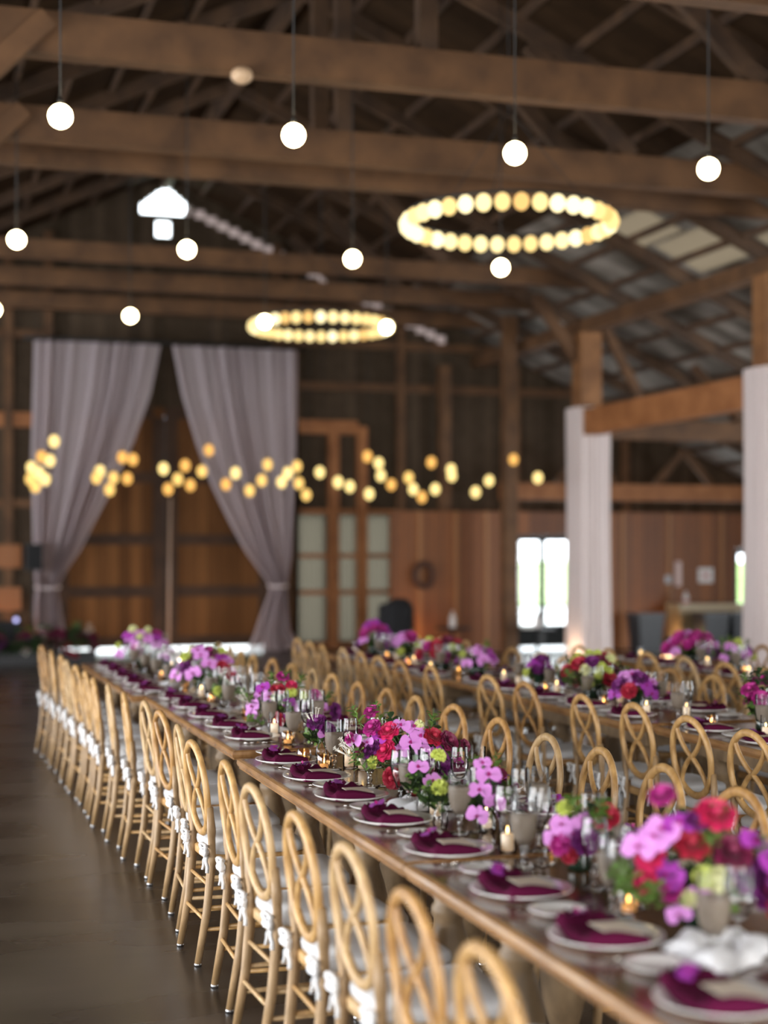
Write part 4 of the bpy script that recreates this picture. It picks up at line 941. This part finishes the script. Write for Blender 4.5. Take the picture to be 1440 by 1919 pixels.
thing('plate_stack', MB().lathe([(.001, 0), (.1, 0), (.13, .03), (.001, .035)], 18).mesh('plate_stack', M['china']), (9.62, 23.25, .452), 0, 'stack of pale plates on the bar table beside the bright doors', 'plates')
# bins, cabinet, signs by the cedar wall
BIN = [('body', MB().add(*(lambda a, b2, h: ([(-a,-a,0),(a,-a,0),(a,a,0),(-a,a,0),(-b2,-b2,h),(b2,-b2,h),(b2,b2,h),(-b2,b2,h)], [(3,2,1,0),(0,1,5,4),(1,2,6,5),(2,3,7,6),(3,0,4,7),(4,5,6,7)]))(.19, .235, .60)).mesh('bin_body', mat('dark_grey_plastic', (.03, .032, .038), .45), False)),
       ('lid', MB().box(-.25, .25, -.25, .25, .60, .65).mesh('lid', mat('bin_lid', (.045, .047, .055), .45), False))]
for x, l in ((12.05, 'dark grey bin standing alone left of the beige cabinet'), (13.2, 'dark grey bin, left of the two before the beige cabinet'), (13.75, 'dark grey bin, right of the two before the beige cabinet')):
    thing('waste_bin', BIN, (x, 23.9 if x < 13 else 23.75, 0), 0, l, 'bin', 'dark bins by the cedar wall')
thing('cabinet', [('top', MB().box(-.72, .72, -.26, .26, .72, .78).mesh('cab_top', mat('cabinet_top', (.42, .33, .20), .4), False)), ('body', MB().box(-.70, .70, -.24, .24, 0, .72).mesh('cab_body', M['beige'], False)),
      ('door', MB().box(-.67, -.01, -.262, -.241, .05, .68).mesh('cab_door', M['beige'], False)), ('door', MB().box(.01, .67, -.262, -.241, .05, .68).mesh('cab_door', M['beige'], False))], (13.5, 24.35, 0), 0, 'low beige cabinet against the cedar wall behind two bins', 'cabinet')
thing('soap_bottle', [('bottle', MB().lathe([(.001, 0), (.05, 0), (.05, .14), (.02, .17), (.02, .22), (.001, .22)], 14).mesh('soap_body', M['white_p'])), ('cap', MB().lathe([(.055, .02), (.055, .06)], 14).mesh('soap_band', M['redink']))], (13.0, 24.25, .78), 0, 'small white and red bottle on the beige cabinet', 'bottle')
thing('wall_sign', [('board', MB().box(-.14, .14, -.015, .015, -.13, .13).mesh('board', M['white_p'], False)), ('red_patch', MB().box(-.06, .06, -.02, -.0151, -.03, .03).mesh('red_patch', M['redink'], False))], (13.62, 24.68, 1.27), 0, 'white square sign with a red patch on the cedar wall', 'sign')
thing('towel_dispenser', MB().box(-.05, .05, -.05, .0, -.22, .22).mesh('dispenser', mat('pinkish_plastic', (.6, .42, .38), .4), False), (13.07, 24.695, 1.30), 0, 'narrow pale pink tube holder on the cedar wall left of the sign', 'dispenser')
thing('wall_switch', MB().box(-.055, .055, -.03, 0, -.07, .07).mesh('switch', mat('grey_plastic', (.35, .36, .38), .4), False), (12.88, 24.695, 1.20), 0, 'small grey box on the cedar wall left of the pink tube', 'switch')
thing('wreath', [('ring', MB().tube([(.15*cos(q), 0, .2*sin(q)) for q in [2*pi*i/24 for i in range(24)]], .05, 8, True, None, (0, 1, 0)).mesh('wreath_ring', mat('dark_twigs', (.06, .025, .015), .8)))], (8.3, 24.62, 1.3), 0, 'dark round wreath on the orange left end of the cedar wall', 'wreath')
